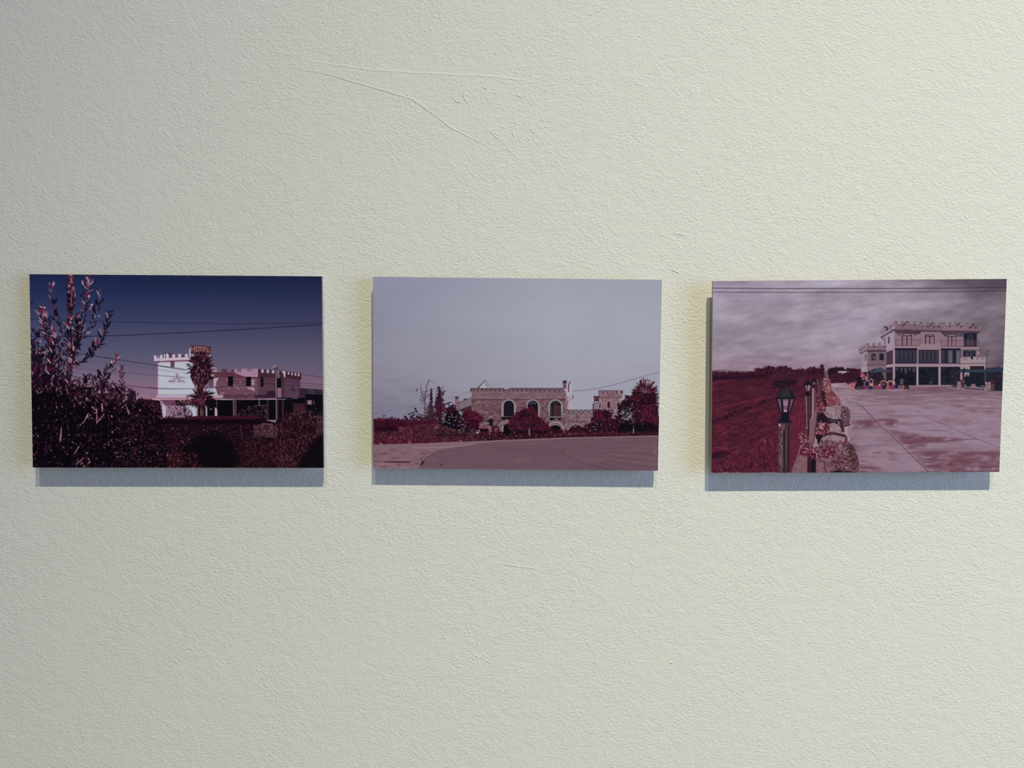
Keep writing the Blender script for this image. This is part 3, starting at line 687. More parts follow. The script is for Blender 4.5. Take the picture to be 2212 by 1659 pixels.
    for x, y, an, L, w, col in ((615, 270, -75, 11, 4.6, pink), (515, 260, 70, 7, 3, (120, 92, 112)), (545, 350, 70, 9, 5, (92, 24, 52)), (530, 420, 55, 9, 2.4, (134, 96, 116)), (530, 575, 58, 13, 2.4, (128, 98, 120)), (612, 690, 72, 15, 6.5, (18, 12, 34)), (675, 960, 62, 17, 8.5, (34, 10, 28)), (610, 1090, 50, 13, 4, navy), (740, 1220, 72, 12, 4.4, navy), (1310, 240, 75, 12, 4.4, (156, 112, 136)), (1375, 350, 48, 12, 2.2, (156, 110, 128)), (1410, 125, 60, 7, 5.2, (150, 108, 138)), (1550, 190, -50, 6, 3.6, (110, 70, 96)), (1460, 560, 100, 8, 4.6, (176, 136, 156)), (1400, 530, 95, 17, 8, (92, 34, 58)), (1270, 545, 45, 9, 3.4, (12, 16, 44)), (1530, 770, -40, 6, 4.4, (186, 150, 166)), (1500, 850, -55, 10, 4.6, (140, 92, 108)), (1580, 880, 68, 19, 5, (12, 8, 22)), (1640, 710, 65, 12, 6, (20, 8, 26)), (1790, 655, -38, 9, 4, (18, 10, 34)), (1700, 800, 100, 14, 4, (30, 26, 54)), (1660, 1030, -60, 13, 3, (34, 38, 72)), (1590, 1260, -52, 15, 3.4, (34, 34, 66)), (1740, 1400, 72, 17, 6, (104, 84, 116)), (1700, 1480, 72, 17, 3.6, (20, 18, 38)), (2000, 1020, -45, 11, 3.2, (20, 22, 54)), (1890, 975, 50, 9, 4, (116, 104, 124)), (1920, 1260, -48, 13, 4, (22, 20, 46)), (330, 830, 0, 4, 4, (186, 150, 160)), (395, 830, 0, 5, 4.6, (190, 152, 164)), (345, 890, 75, 12, 6, (112, 24, 52)), (190, 910, 48, 8, 2.4, (130, 100, 116)), (250, 970, 50, 12, 5, (140, 92, 106)), (240, 1470, 62, 17, 6, (12, 14, 30)), (95, 720, -55, 10, 3.6, (52, 18, 36)), (1015, 1180, 80, 5, 5, (176, 130, 140)), (915, 1210, 50, 10, 5, (122, 36, 62)), (1350, 1330, 105, 26, 2.2, (140, 96, 108)), (1490, 1900, 68, 22, 4.6, (12, 8, 20)), (1560, 1720, 95, 18, 6, (22, 8, 24)), (1620, 1600, 85, 12, 4, (150, 96, 120)), (1650, 1640, 85, 12, 5, (100, 36, 66)), (1560, 1960, -45, 12, 3, (20, 16, 34)), (900, 1950, 45, 17, 3.4, (14, 10, 26)), (790, 2050, 35, 18, 3, (20, 16, 36)), (300, 1640, -70, 6, 5, (140, 110, 130)), (560, 1600, 85, 12, 6, (118, 50, 70)), (1090, 1800, 90, 13, 4.6, (170, 124, 132)), (990, 1700, 90, 12, 5, (150, 92, 112)), (990, 2080, 85, 16, 6, (146, 92, 110)), (1150, 2230, 80, 10, 5, (120, 50, 70))):
        c.leaf(x, y, L, w, an, col)
    c.frame(160, 760, 11.06)
    shoot([(1030, 90), (1000, 220), (900, 330), (780, 420), (730, 560), (700, 720), (640, 900), (640, 1100)], 34, (7, 12), (2.8, 4.4), .9, (60, 26, 40), 32, 2.4, .3)
    shoot([(1140, 370), (1130, 600), (1135, 800), (1080, 1000), (1040, 1150)], 24, (7, 11), (2.4, 3.6), .6, (140, 96, 110), 24, 1.4, .2)
    shoot([(1340, 910), (1330, 1120)], 9, (5, 9), (2.4, 3.4), .2, (50, 20, 34), 24, 1.4); shoot([(1440, 960), (1400, 1120)], 5, (5, 8), (2.2, 3), .2, (70, 30, 44), 20, 1.0)
    shoot([(280, 580), (250, 760), (100, 950), (0, 1100)], 16, (7, 12), (2.6, 4), .2, (30, 12, 26), 36, 2.0, .1); shoot([(830, 830), (880, 960), (1000, 1100)], 14, (6, 10), (2, 3), .2, (80, 40, 54), 40, 1.2, .1)
    for x, y, an, L, w, col in ((890, 255, 62, 8, 3.6, (180, 150, 156)), (280, 660, 95, 17, 5.4, (12, 6, 18)), (360, 600, 72, 17, 2.6, (40, 16, 36)), (370, 880, -8, 22, 4.6, (10, 6, 18)), (350, 830, -6, 16, 3.6, (128, 94, 112)), (600, 500, 55, 17, 6, (20, 6, 20)), (520, 630, 75, 12, 4.4, (60, 20, 36)), (950, 440, -35, 15, 2.6, (66, 48, 74)), (820, 600, -55, 22, 5, (12, 8, 24)), (560, 830, 5, 13, 3.4, (14, 10, 28)), (600, 970, -20, 6, 5, (170, 124, 124)), (1060, 950, 60, 17, 6, (10, 6, 18)), (1200, 890, -60, 14, 4.6, (38, 14, 30)), (1150, 400, 70, 8, 4.6, (90, 30, 60)), (1060, 400, 60, 9, 4, (150, 110, 130)), (670, 1330, 85, 18, 4, (150, 100, 108)), (540, 1420, 90, 13, 3, (156, 110, 116)), (480, 1370, 35, 10, 3, (130, 84, 96)), (440, 1335, 0, 3.4, 3, (184, 150, 160)), (1155, 1330, 0, 3, 2.6, (180, 150, 158)), (1230, 1285, 0, 2.8, 2.4, (180, 150, 158)), (1575, 1400, 60, 5, 3.6, (160, 100, 116)), (310, 1540, -60, 14, 3, (160, 116, 122)), (900, 1550, 55, 6, 3, (170, 120, 128)), (1310, 1450, 85, 12, 2.6, (140, 96, 106))):
        c.leaf(x, y, L, w, an, col)
    c.frame()
    # soft vignette belongs to the printed picture
    return c.finish()


def bricks(c, pts, base, row=2.5, length=6.0, var=.16, mortar=None):
    """courses of small stones inside an outline"""
    P = c.m(pts); xa, ya = P.min(0); xb, yb = P.max(0)
    b = c.box(xa, ya, xb, yb); mk = c.mask(P, b)
    keep = c.img[b[2]:b[3], b[0]:b[1]].copy()
    sub = c.img[b[2]:b[3], b[0]:b[1]]
    S = c.S; H, W = mk.shape
    sub[:] = mortar if mortar is not None else np.array(base) * .78
    y = 0.0; r = 0
    while y < H:
        x = -c.rng.rand() * length * S
        while x < W:
            L = length * S * c.rng.uniform(.6, 1.3)
            f = 1 + c.rng.randn() * var
            col = np.array(base) * f + (c.rng.rand() < .12) * np.array((18, 12, 12))
            i0, i1 = max(0, int(x)), min(W, int(x + L - 1)); j0, j1 = int(y), min(H, int(y + row * S - .8))
            if i1 > i0 and j1 > j0:
                sub[j0:j1, i0:i1] = col
            x += L
        y += row * S; r += 1
    sub[~mk] = keep[~mk]


def paint_castle():
    c = Canvas(800, 592, 1436, 1024, 22)
    c.sky([(598, (139, 139, 160)), (680, (137, 138, 157)), (760, (138, 136, 154)), (830, (136, 130, 148)), (900, (118, 114, 134))],
          [(598, (154, 157, 173)), (700, (160, 163, 176)), (780, (158, 158, 173)), (850, (154, 153, 170)), (900, (156, 155, 171))], (0, .62))
    b = c.box(800, 592, 1436, 900)
    n = c.noise((b[3] - b[2], b[1] - b[0]), (60, 200), 3)[..., None] * 3
    c.img[b[2]:b[3], b[0]:b[1]] += n
    c.frame(780, 790, 6.1444)
    c.texture([(160, 180), (1000, 180), (900, 700), (160, 700)], (112, 110, 130), .35, (40, 7), lo=0, hi=.6)
    c.frame(780, 580, 6.1444)
    for x, y, r in ((480, 355, 1.6), (1055, 312, 1), (2040, 1340, 1)):
        c.disc(x, y, r, (118, 120, 138), .7)
    c.frame(1100, 580, 6.1444); c.disc(1850, 605, 1.6, (134, 136, 152), .6); c.disc(545, 1405, 1.2, (138, 140, 154), .6)
    # wires
    c.frame(780, 790, 6.1444); c.line([(165, 640), (770, 525)], .9, (100, 92, 112), .9); c.line([(1130, 440), (1460, 345)], .9, (112, 104, 122), .9)
    c.frame(1100, 790, 6.1444); c.curve([(840, 332), (1100, 318), (1400, 240), (1700, 170), (1995, 82)], 1.0, (96, 92, 108), .95, n=40)
    # gable on the roof
    c.frame(980, 810, 11.06)
    c.poly([(600, 330), (755, 140), (880, 330)], (166, 162, 174)); c.line([(590, 300), (755, 130)], 1.6, (86, 32, 44)); c.line([(755, 130), (800, 180), (880, 320)], .8, (100, 60, 72)); c.line([(760, 200), (830, 330)], 1.6, (70, 58, 66)); c.line([(590, 290), (600, 340)], 2, (60, 24, 34))
    c.rect(640, 290, 830, 330, (160, 158, 170))
    # bits left of the house: chimney, terrace
    bricks(c, [(35, 540), (118, 540), (110, 900), (35, 900)], (128, 88, 96), 3, 5); c.rect(32, 522, 128, 552, (46, 34, 44))
    c.poly([(125, 655), (425, 545), (425, 725), (125, 835)], (118, 106, 116)); c.line([(125, 655), (425, 545)], 1.0, (60, 30, 44)); c.texture([(150, 660), (410, 570), (410, 700), (150, 790)], (96, 84, 96), .5, (6, 6), lo=0, hi=.5); c.line([(125, 650), (125, 840)], 1, (60, 34, 46)); c.rect(240, 565, 310, 600, (70, 52, 64))
    c.poly([(125, 835), (425, 725), (425, 900), (200, 880)], (62, 34, 42)); c.rect(240, 880, 330, 1100, (70, 26, 38)); c.rect(115, 880, 240, 1050, (126, 128, 142))
    # main stone front
    wall = (122, 84, 96)
    main = [(425, 385), (2680, 375), (2690, 470), (2700, 1500), (425, 1500)]
    bricks(c, main, (108, 79, 86), 2.3, 4.6, .17, (88, 60, 68))
    bricks(c, [(425, 385), (2690, 380), (2700, 585), (425, 585)], (116, 92, 100), 2.4, 9, .06, (100, 76, 86))
    c.line([(425, 588), (2690, 582)], 1.2, (66, 26, 40)); c.line([(650, 1085), (1200, 1090)], 1.0, (74, 34, 46))
    cent = [450, 540, 635, 733, 835, 943, 1050, 1150, 1255, 1370, 1475, 1583, 1690, 1795, 1905, 2015, 2125]
    cent += [(1160 - 980) * 11.06 + x * .8 for x in (310, 450, 590, 730)]
    for i, x in enumerate(cent):
        top = 322 if i != 8 else 348
        if i > 8:
            top = 318
        c.poly([(x - 52, 392), (x - 40, top), (x + 40, top), (x + 52, 392)], (108, 84, 94))
        c.line([(x - 54, 388), (x - 41, top), (x + 41, top), (x + 54, 388)], 1.1, (50, 24, 34))
    c.rect(425, 335, 440, 400, (50, 24, 34))
    # sun-struck end of the house
    c.frame(1160, 810, 13.825)
    c.poly([(850, 400), (920, 460), (985, 560), (1040, 700), (1075, 900), (1085, 1060), (860, 1060), (880, 640)], (172, 158, 168)); c.texture([(870, 640), (1040, 640), (1085, 1040), (870, 1040)], (136, 92, 104), .6, (2, 6), lo=0, hi=.5)
    bricks(c, [(860, 620), (930, 640), (940, 1040), (860, 1040)], (150, 116, 126), 2.4, 3)
    c.poly([(1000, 225), (1030, 300), (1048, 480), (1040, 720), (990, 600), (960, 480), (975, 330)], (190, 184, 192)); c.line([(985, 215), (945, 330), (950, 500)], 2.4, (92, 34, 48)); c.line([(1018, 330), (1010, 690)], 1, (110, 96, 110)); c.line([(1060, 610), (1078, 690)], 1.8, (60, 40, 60)); c.disc(1090, 828, 1, (110, 120, 120))
    c.rect(780, 250, 872, 400, (98, 76, 86)); c.poly([(768, 165), (888, 155), (885, 240), (860, 262), (790, 262), (770, 240)], (58, 36, 46)); c.line([(785, 180), (850, 182)], 1, (120, 90, 100)); c.line([(780, 262), (870, 262)], 1, (138, 114, 122)); c.texture([(785, 262), (870, 262), (870, 400), (785, 400)], (64, 44, 54), .6, (3, 1), lo=0, hi=.4)
    # low wall
    bricks(c, [(780, 1105), (1720, 1105), (1760, 1900), (780, 1900)], (122, 98, 106), 2.3, 6, .12)
    for x in (890, 1020, 1170, 1315, 1460, 1605):
        c.poly([(x - 72, 1125), (x - 46, 1042), (x + 46, 1042), (x + 72, 1125)], (116, 98, 106)); c.line([(x - 74, 1118), (x - 46, 1042), (x + 46, 1042), (x + 74, 1118)], 1.1, (58, 34, 44))
    c.line([(940, 1385), (1450, 1390)], 1.3, (84, 30, 44)); c.rect(800, 1300, 826, 1460, (66, 24, 34)); c.rect(800, 1460, 826, 1900, (120, 66, 80))
    for x, y in ((1200, 1200), (1210, 1240), (1300, 1180)):
        c.disc(x, y, 1.6, (70, 36, 46))
    # windows
    def window(cx_, hw, hin, top, bot, itop, col):
        P = [(cx_ - hw, bot), (cx_ - hw, top + hw)] + [(cx_ + hw * np.cos(a), top + hw + hw * np.sin(a)) for a in np.linspace(np.pi, 2 * np.pi, 14)] + [(cx_ + hw, bot)]
        c.poly(P, (138, 128, 136))
        P = [(cx_ - hin, bot), (cx_ - hin, itop + hin)] + [(cx_ + hin * np.cos(a), itop + hin + hin * np.sin(a)) for a in np.linspace(np.pi, 2 * np.pi, 14)] + [(cx_ + hin, bot)]
        c.poly(P, (14, 8, 16)); c.poly([(cx_ + (x - cx_) * .88, y + 6) for x, y in P], col)
    c.frame(980, 810, 11.06)
    window(1317, 172, 121, 578, 1000, 612, (26, 16, 36)); window(1892, 168, 122, 578, 1010, 612, (18, 16, 26))
    for a in np.linspace(200, 340, 5):
        c.leaf(1892 + np.cos(np.radians(a)) * 62, 712 + np.sin(np.radians(a)) * 62, 6, 2.4, a, (74, 70, 84))
    c.line([(1775, 718), (2010, 718)], 1.2, (10, 8, 14))
    c.rect(1150, 1000, 1440, 1060, (12, 8, 14)); c.line([(1190, 995), (1390, 995)], 1, (150, 142, 146)); c.line([(1270, 1060), (1290, 1110)], 2, (120, 104, 108))
    c.frame(1160, 810, 13.825)
    window(555, 222, 160, 722, 1250, 768, (34, 28, 40)); c.rect(480, 900, 690, 1245, (66, 38, 46)); c.rect(425, 900, 455, 1245, (58, 50, 60)); c.line([(400, 888), (712, 888)], 1.6, (14, 8, 14)); c.line([(470, 890), (470, 1245)], 1.8, (14, 8, 14)); c.disc(555, 840, 5, (48, 40, 52), .8)
    c.rect(375, 1243, 735, 1275, (136, 124, 128)); c.poly([(365, 1275), (735, 1275), (700, 1345), (400, 1345)], (14, 8, 14)); c.rect(520, 1290, 640, 1380, (96, 78, 84)); c.rect(345, 1090, 358, 1250, (50, 24, 34)); c.rect(725, 1090, 738, 1250, (50, 24, 34))
    # ground arches
    c.poly([(395, 1900), (395, 1570), (440, 1500), (555, 1480), (670, 1500), (712, 1570), (712, 1900)], (14, 10, 18))
    for dy, w_, col in ((0, 2.6, (146, 134, 138)), (75, 2.2, (128, 116, 120))):
        c.curve([(330, 1620 + dy), (400, 1470 + dy), (550, 1390 + dy), (700, 1470 + dy), (795, 1580 + dy)], w_, col, n=20)
    c.poly([(920, 1900), (920, 1659), (1010, 1540), (1180, 1470), (1330, 1540), (1420, 1700), (1420, 1900)], (50, 14, 26)); c.curve([(900, 1700), (1000, 1545), (1180, 1455), (1330, 1540)], 2.0, (136, 122, 126), n=16); c.line([(1110, 1560), (1200, 1490)], 1.2, (150, 140, 142)); c.line([(1330, 1600), (1332, 1800)], 2, (160, 146, 150)); c.poly([(1340, 1560), (1560, 1620), (1560, 1900), (1340, 1900)], (44, 12, 24))
    c.frame(980, 810, 11.06)
    c.curve([(580, 1320), (640, 1220), (740, 1160), (850, 1160)], 2.4, (128, 116, 120), n=14); c.poly([(620, 1290), (700, 1200), (830, 1190), (830, 1290)], (110, 54, 62)); c.poly([(620, 1290), (830, 1280), (830, 1400), (600, 1400)], (14, 8, 14)); 
    for i in range(9):
        c.line([(640 + i * 22, 1240 - i * 6), (650 + i * 22, 1285)], .8, (150, 100, 104), .7)
    c.poly([(1180, 1250), (1230, 1180), (1310, 1160), (1390, 1200), (1430, 1300), (1430, 1500), (1180, 1500)], (10, 10, 16)); c.rect(1150, 1200, 1190, 1360, (140, 130, 134)); c.curve([(1000, 1330), (1100, 1190), (1250, 1110), (1350, 1140), (1415, 1240)], 2.4, (136, 122, 124), n=20); c.curve([(1180, 1200), (1260, 1155), (1350, 1180), (1400, 1250)], 1.6, (124, 112, 114), n=14)
    # tower
    c.frame(1280, 800, 11.06)
    c.poly([(145, 560), (715, 560), (705, 660), (690, 1300), (180, 1300), (180, 660), (145, 640)], (132, 102, 112))
    bricks(c, [(180, 660), (700, 660), (690, 1300), (180, 1300)], (130, 100, 110), 3.2, 5, .08, (118, 90, 100)); bricks(c, [(145, 540), (715, 540), (705, 650), (145, 650)], (124, 96, 104), 3, 6, .07, (114, 88, 96))
    for x0, x1 in ((148, 238), (262, 350), (368, 452), (475, 575), (595, 670), (690, 720)):
        c.poly([(x0, 560), (x0, 482), (x1, 482), (x1 + 8, 560)], (126, 100, 108)); c.line([(x0, 550), (x0, 482), (x1, 482), (x1 + 6, 548)], 1.0, (60, 36, 44))
    c.rect(575, 490, 598, 548, (40, 16, 26)); c.rect(668, 490, 690, 548, (40, 16, 26)); c.disc(632, 515, 3.2, (160, 132, 140)); c.line([(190, 652), (705, 652)], 1.6, (90, 46, 56)); c.disc(380, 598, 1.8, (90, 50, 60)); c.poly([(640, 660), (705, 660), (700, 780), (660, 760)], (158, 138, 146))
    c.poly([(340, 900), (340, 760), (386, 720), (432, 760), (432, 900)], (146, 122, 130)); c.poly([(355, 895), (355, 765), (386, 733), (418, 765), (418, 895)], (56, 22, 34)); c.poly([(598, 920), (598, 790), (625, 760), (650, 790), (650, 920)], (56, 26, 38))
    c.rect(0, 790, 45, 940, (98, 58, 62)); c.rect(48, 780, 168, 945, (126, 116, 122)); c.poly([(28, 620), (168, 620), (162, 715), (34, 715)], (58, 26, 34)); c.rect(40, 712, 160, 782, (34, 22, 34))
    for x in (45, 72, 100, 130, 152):
        c.line([(x, 640), (x, 700)], .9, (140, 88, 80))
    c.line([(30, 622), (166, 622)], 1.2, (24, 12, 22)); c.disc(78, 752, 1.7, (216, 214, 222)); c.disc(124, 752, 1.7, (216, 214, 222)); c.rect(168, 790, 190, 890, (56, 24, 34))
    # right edge house
    c.frame(1280, 800, 11.06); c.poly([(1500, 640), (1600, 640), (1600, 1150), (1520, 1120)], (150, 148, 160)); c.rect(1510, 640, 1600, 665, (40, 24, 34)); c.line([(1450, 700), (1590, 800)], 2.2, (44, 18, 32)); c.rect(1530, 690, 1580, 720, (110, 110, 118))
    # palm behind the trees
    pc = [(72, 20, 36), (44, 14, 28), (96, 36, 54), (30, 12, 24)]
    c.poly([(950, 520), (1100, 420), (1240, 380), (1400, 430), (1500, 560), (1520, 700), (940, 700)], (50, 14, 28))
    c.palm(1240, 560, 31, 24, pc, 172, 372, 3.4, .2, .12); c.palm(1240, 540, 23, 26, pc, 160, 380, 2.8, .25, .25); c.scatter([(960, 520), (1060, 300), (1180, 200), (1380, 200), (1500, 300), (1580, 560)], [(3, (60, 18, 34)), (2, (88, 34, 52)), (1, (30, 12, 24))], 60, (5, 9), (1.4, 2.4), (200, 340))
    c.palm(1230, 540, 15, 14, [(110, 74, 90), (130, 96, 110)], 190, 350, .9, .05); c.palm(1280, 620, 24, 18, pc, -20, 60, 3, .3)
    # big trees on the right
    tr = [(3, (16, 7, 20)), (4, (46, 12, 28)), (3, (80, 20, 42)), (1.2, (110, 34, 60)), (.3, (140, 110, 122))]
    t1 = [(700, 780), (760, 700), (860, 700), (950, 620), (1000, 560), (1300, 560), (1470, 660), (1520, 800), (1540, 1000), (1580, 1130), (1580, 1540), (480, 1540), (560, 1400), (640, 1250), (950, 1200), (980, 1000), (900, 860)]
    c.poly(t1, (28, 8, 20)); c.ragged(t1, (36, 10, 24), 1.5, (3, 6), (1.8, 3.2), 2.2)
    c.scatter(t1, tr, 1500, (2, 4.5), (1.2, 2.6)); c.scatter([(1200, 800), (1500, 800), (1540, 1150), (1560, 1300), (1100, 1250)], [(3, (100, 24, 52)), (2, (60, 14, 34))], 260, (2, 4.5), (1.2, 2.6))
    c.scatter([(780, 600), (880, 610), (880, 700), (800, 680)], [(1, (60, 14, 30))], 40, (3, 5), (2, 3)); c.scatter([(600, 780), (960, 740), (980, 1250), (680, 1250), (600, 1020)], [(6, (18, 7, 20)), (2, (46, 14, 30)), (.5, (128, 128, 142))], 330, (3, 6), (1.8, 3.2))
    c.scatter([(650, 960), (960, 880), (980, 1200), (700, 1180)], [(1, (132, 130, 146))], 26, (2, 5), (1, 1.8), (-30, 30)); c.scatter([(1150, 1150), (1240, 1160), (1240, 1300), (1170, 1300)], [(1, (120, 100, 106)), (1, (40, 12, 24))], 24, (2, 4), (1, 1.6))
    c.poly([(480, 1540), (540, 1330), (700, 1270), (960, 1300), (1200, 1330), (1300, 1250), (1560, 1380), (1570, 1540)], (9, 8, 18), .85); c.ragged([(540, 1330), (700, 1270), (960, 1300), (1200, 1330), (1300, 1250), (1560, 1380)], (12, 8, 20), 1.2, (3, 6), (2, 3), 2)
    c.scatter([(1330, 1380), (1570, 1300), (1575, 1540), (1130, 1540)], [(2, (60, 16, 34)), (3, (20, 8, 20))], 160, (2, 4), (1, 2)); c.rect(970, 1400, 998, 1545, (128, 120, 126)); c.line([(978, 1310), (980, 1400)], 1.0, (104, 92, 98))
    c.poly([(580, 1550), (610, 1505), (900, 1500), (960, 1550)], (98, 18, 38), .8); c.poly([(1210, 1545), (1260, 1505), (1400, 1510), (1440, 1545)], (88, 18, 36), .7); c.poly([(480, 1550), (500, 1480), (595, 1460), (595, 1550)], (84, 50, 56)); c.line([(430, 1430), (500, 1370)], 1.2, (110, 76, 80))
    t2 = [(-60, 1290), (0, 1150), (60, 950), (180, 940), (230, 1000), (330, 950), (460, 1020), (430, 1150), (540, 1200), (560, 1100), (660, 1090), (700, 1200), (640, 1300), (520, 1540), (-300, 1550), (-300, 1400)]
    c.poly(t2, (26, 8, 18)); c.ragged(t2, (40, 12, 26), 1.5, (3, 6), (1.8, 3), 2)
    c.scatter(t2, tr, 760, (2, 4.5), (1.2, 2.6)); c.scatter([(30, 950), (200, 950), (220, 1180), (60, 1200)], [(3, (88, 20, 46)), (2, (50, 12, 30))], 130, (2, 4), (1.4, 2.6)); c.scatter([(0, 1200), (230, 1200), (230, 1540), (0, 1540)], [(6, (20, 8, 20)), (1, (140, 116, 124))], 110, (2, 4.5), (1, 2))
    c.rect(200, 1420, 218, 1560, (110, 90, 98), .8); c.line([(234, 1040), (232, 1560)], 1.0, (54, 20, 32))
    # low planting in front of the house
    c.frame(980, 810, 11.06)
    low = [(1, (110, 30, 52)), (2, (64, 14, 32)), (3, (26, 8, 18))]
    c.scatter([(2100, 1380), (2640, 1300), (3000, 1420), (3000, 1420), (2960, 1440), (2100, 1470)], low, 500, (2, 4), (1.2, 2.4)); c.scatter([(2500, 1400), (3400, 1380), (3400, 1440), (2500, 1450)], [(2, (100, 30, 48)), (2, (40, 12, 22)), (1, (120, 80, 86))], 320, (2, 4), (1, 2), (-20, 20))
    bush = [(1330, 1060), (1420, 980), (1500, 960), (1550, 900), (1680, 840), (1720, 800), (1860, 770), (1930, 860), (2000, 960), (2100, 1080), (2200, 1150), (2300, 1250), (2340, 1400), (2300, 1480), (1400, 1510), (1380, 1300), (1330, 1150)]
    c.poly(bush, (50, 14, 30)); c.ragged(bush, (80, 18, 38), 1.6, (3, 7), (1.6, 3), 2.2); c.scatter(bush, [(4, (42, 12, 26)), (4, (80, 24, 44)), (1.6, (106, 40, 62)), (1.6, (20, 8, 16))], 900, (2.2, 5), (1.2, 2.4), (40, 140))
    c.poly([(1380, 1320), (2250, 1330), (2300, 1490), (1400, 1510)], (16, 6, 14), .62); c.scatter([(1380, 1320), (2250, 1330), (2300, 1490), (1400, 1510)], [(4, (16, 6, 14)), (2, (70, 16, 36))], 420, (2, 4), (1.2, 2.2)); c.scatter([(1550, 880), (1720, 820), (1700, 1000), (1560, 1050)], [(1, (22, 8, 20))], 40, (2.5, 5), (1.4, 2.6))
    c.rect(1790, 1310, 1824, 1495, (124, 112, 118)); c.line([(1800, 1260), (1802, 1310)], 1.2, (130, 100, 108)); c.leaf(1445, 1370, 4, 1.6, 90, (150, 140, 144))
    mid = [(240, 900), (420, 870), (560, 910), (680, 1010), (690, 1090), (600, 1130), (610, 1240), (560, 1310), (150, 1300), (150, 1150)]
    c.poly(mid, (56, 10, 28)); c.ragged(mid, (70, 14, 34), 1.6, (3, 6), (1.6, 2.8), 2); c.scatter(mid, [(3, (90, 18, 42)), (3, (48, 8, 26)), (2, (20, 6, 16))], 380, (2, 4.4), (1.2, 2.4), (0, 180)); c.scatter([(330, 880), (640, 900), (680, 1080), (380, 1080)], [(1, (104, 22, 48)), (1, (60, 10, 30))], 120, (3, 6), (1, 2), (-30, 20))
    c.scatter([(100, 1280), (640, 1280), (620, 1420), (100, 1450)], [(3, (20, 8, 16)), (1, (90, 90, 98)), (1, (60, 16, 34))], 160, (2, 5), (1.2, 2.2))
    c.poly([(600, 1420), (660, 1330), (1000, 1380), (1180, 1360), (1200, 1500), (1000, 1540), (640, 1530)], (20, 6, 14)); c.scatter([(640, 1340), (1180, 1360), (1190, 1440), (640, 1440)], [(2, (96, 24, 44)), (2, (30, 8, 20))], 190, (2, 4.4), (1.2, 2.4)); c.scatter([(900, 1180), (1060, 1200), (1100, 1350), (880, 1350)], [(1, (70, 14, 34)), (1, (30, 8, 20))], 70, (2, 4), (1.2, 2.4))
    c.rect(845, 1050, 940, 1215, (14, 10, 20)); c.rect(790, 1090, 850, 1120, (40, 14, 26)); c.line([(892, 1060), (872, 1210)], .9, (60, 56, 66)); c.line([(880, 1215), (880, 1330), (830, 1535)], 1.3, (136, 112, 120)); c.disc(570, 1380, 2.4, (170, 150, 156)); c.disc(610, 1330, 1.8, (160, 130, 138))
    c.poly([(980, 1560), (1080, 1510), (1240, 1490), (1390, 1480), (1390, 1525), (1240, 1550)], (100, 22, 46))
    # --- left trees and scrub
    c.frame(805, 820, 11.06)
    c.poly([(1480, 1180), (2300, 1180), (2400, 1300), (3000, 1360), (6800, 1290), (6800, 1345), (3000, 1480), (1480, 1560)], (36, 14, 24))
    c.line([(1345, 0), (1290, 170), (1245, 500), (1240, 980)], 1.3, (50, 32, 50)); c.line([(1150, 190), (1180, 370), (1245, 510)], 1.0, (56, 38, 56)); c.line([(1160, 100), (1145, 200)], .7, (80, 66, 84)); c.line([(1145, 205), (1090, 200), (1065, 240)], .6, (96, 84, 100)); c.leaf(1058, 255, 6, 2.2, 88, (24, 16, 30))
    c.line([(1360, 50), (1420, 55), (1480, 100)], .9, (112, 84, 104)); c.line([(1290, 275), (1380, 255), (1450, 230)], .8, (80, 56, 74)); c.line([(1240, 480), (1310, 410), (1340, 330)], .8, (70, 46, 66))
    for i in range(60):
        y = c.rng.uniform(280, 980); sd = c.rng.choice([-1, 1]); L = c.rng.uniform(30, 170) * (.4 + y / 1100)
        x0 = 1245 + c.rng.uniform(-5, 5); c.line([(x0, y), (x0 + sd * L, y - L * c.rng.uniform(.1, .6))], .6, (60, 36, 52), .7)

    def conifer(x, y0, y1, wmax, n, cols, drop=.4):
        c.line([(x, y0), (x, y1)], 1.4, (44, 16, 30))
        for i in range(n):
            f = (i + c.rng.rand()) / n; y = y0 + (y1 - y0) * f; sd = c.rng.choice([-1, 1])
            r = wmax * (.15 + .85 * f) * c.rng.uniform(.3, 1)
            c.leaf(x + sd * r * .5, y + r * c.rng.uniform(-.35, .15), max(2.5, r / 11.06), c.rng.uniform(1.2, 2.2), sd * -c.rng.uniform(10, 50) if sd > 0 else c.rng.uniform(10, 50), cols[c.rng.randint(len(cols))], .9)
    dk = [(50, 18, 34), (34, 12, 26), (66, 24, 42), (28, 12, 26)]
    conifer(1400, 220, 1000, 130, 140, dk); conifer(1600, 175, 1050, 170, 170, dk); conifer(1560, 400, 1100, 240, 130, dk)
    conifer(1380, 560, 1060, 260, 130, [(70, 44, 60), (46, 22, 38), (80, 50, 66)])
    c.scatter([(1540, 180), (1680, 190), (1730, 330), (1680, 700), (1480, 700), (1500, 400)], [(3, (44, 14, 30)), (2, (62, 20, 38)), (1, (26, 12, 24))], 90, (3, 6), (1.2, 2.2), (-60, 60))
    c.line([(1700, 600), (1860, 545)], 2.6, (40, 16, 28)); c.line([(1660, 330), (1740, 265)], 1.8, (44, 18, 32)); c.scatter([(1560, 560), (1720, 560), (1740, 700), (1640, 820), (1560, 780)], [(2, (92, 20, 44)), (2, (56, 12, 30))], 90, (2.5, 5), (1.4, 2.8))
    for p, w_ in (([(1010, 685), (1060, 780)], 3.0), ([(850, 835), (1010, 770)], 2.2), ([(900, 900), (1000, 830)], 3.0), ([(770, 880), (860, 990)], 4.0), ([(1050, 870), (1160, 960)], 3.0), ([(920, 880), (990, 960)], 3.0), ([(1080, 820), (1200, 860)], 1.6)):
        c.line(p, w_, (34, 14, 28)); 
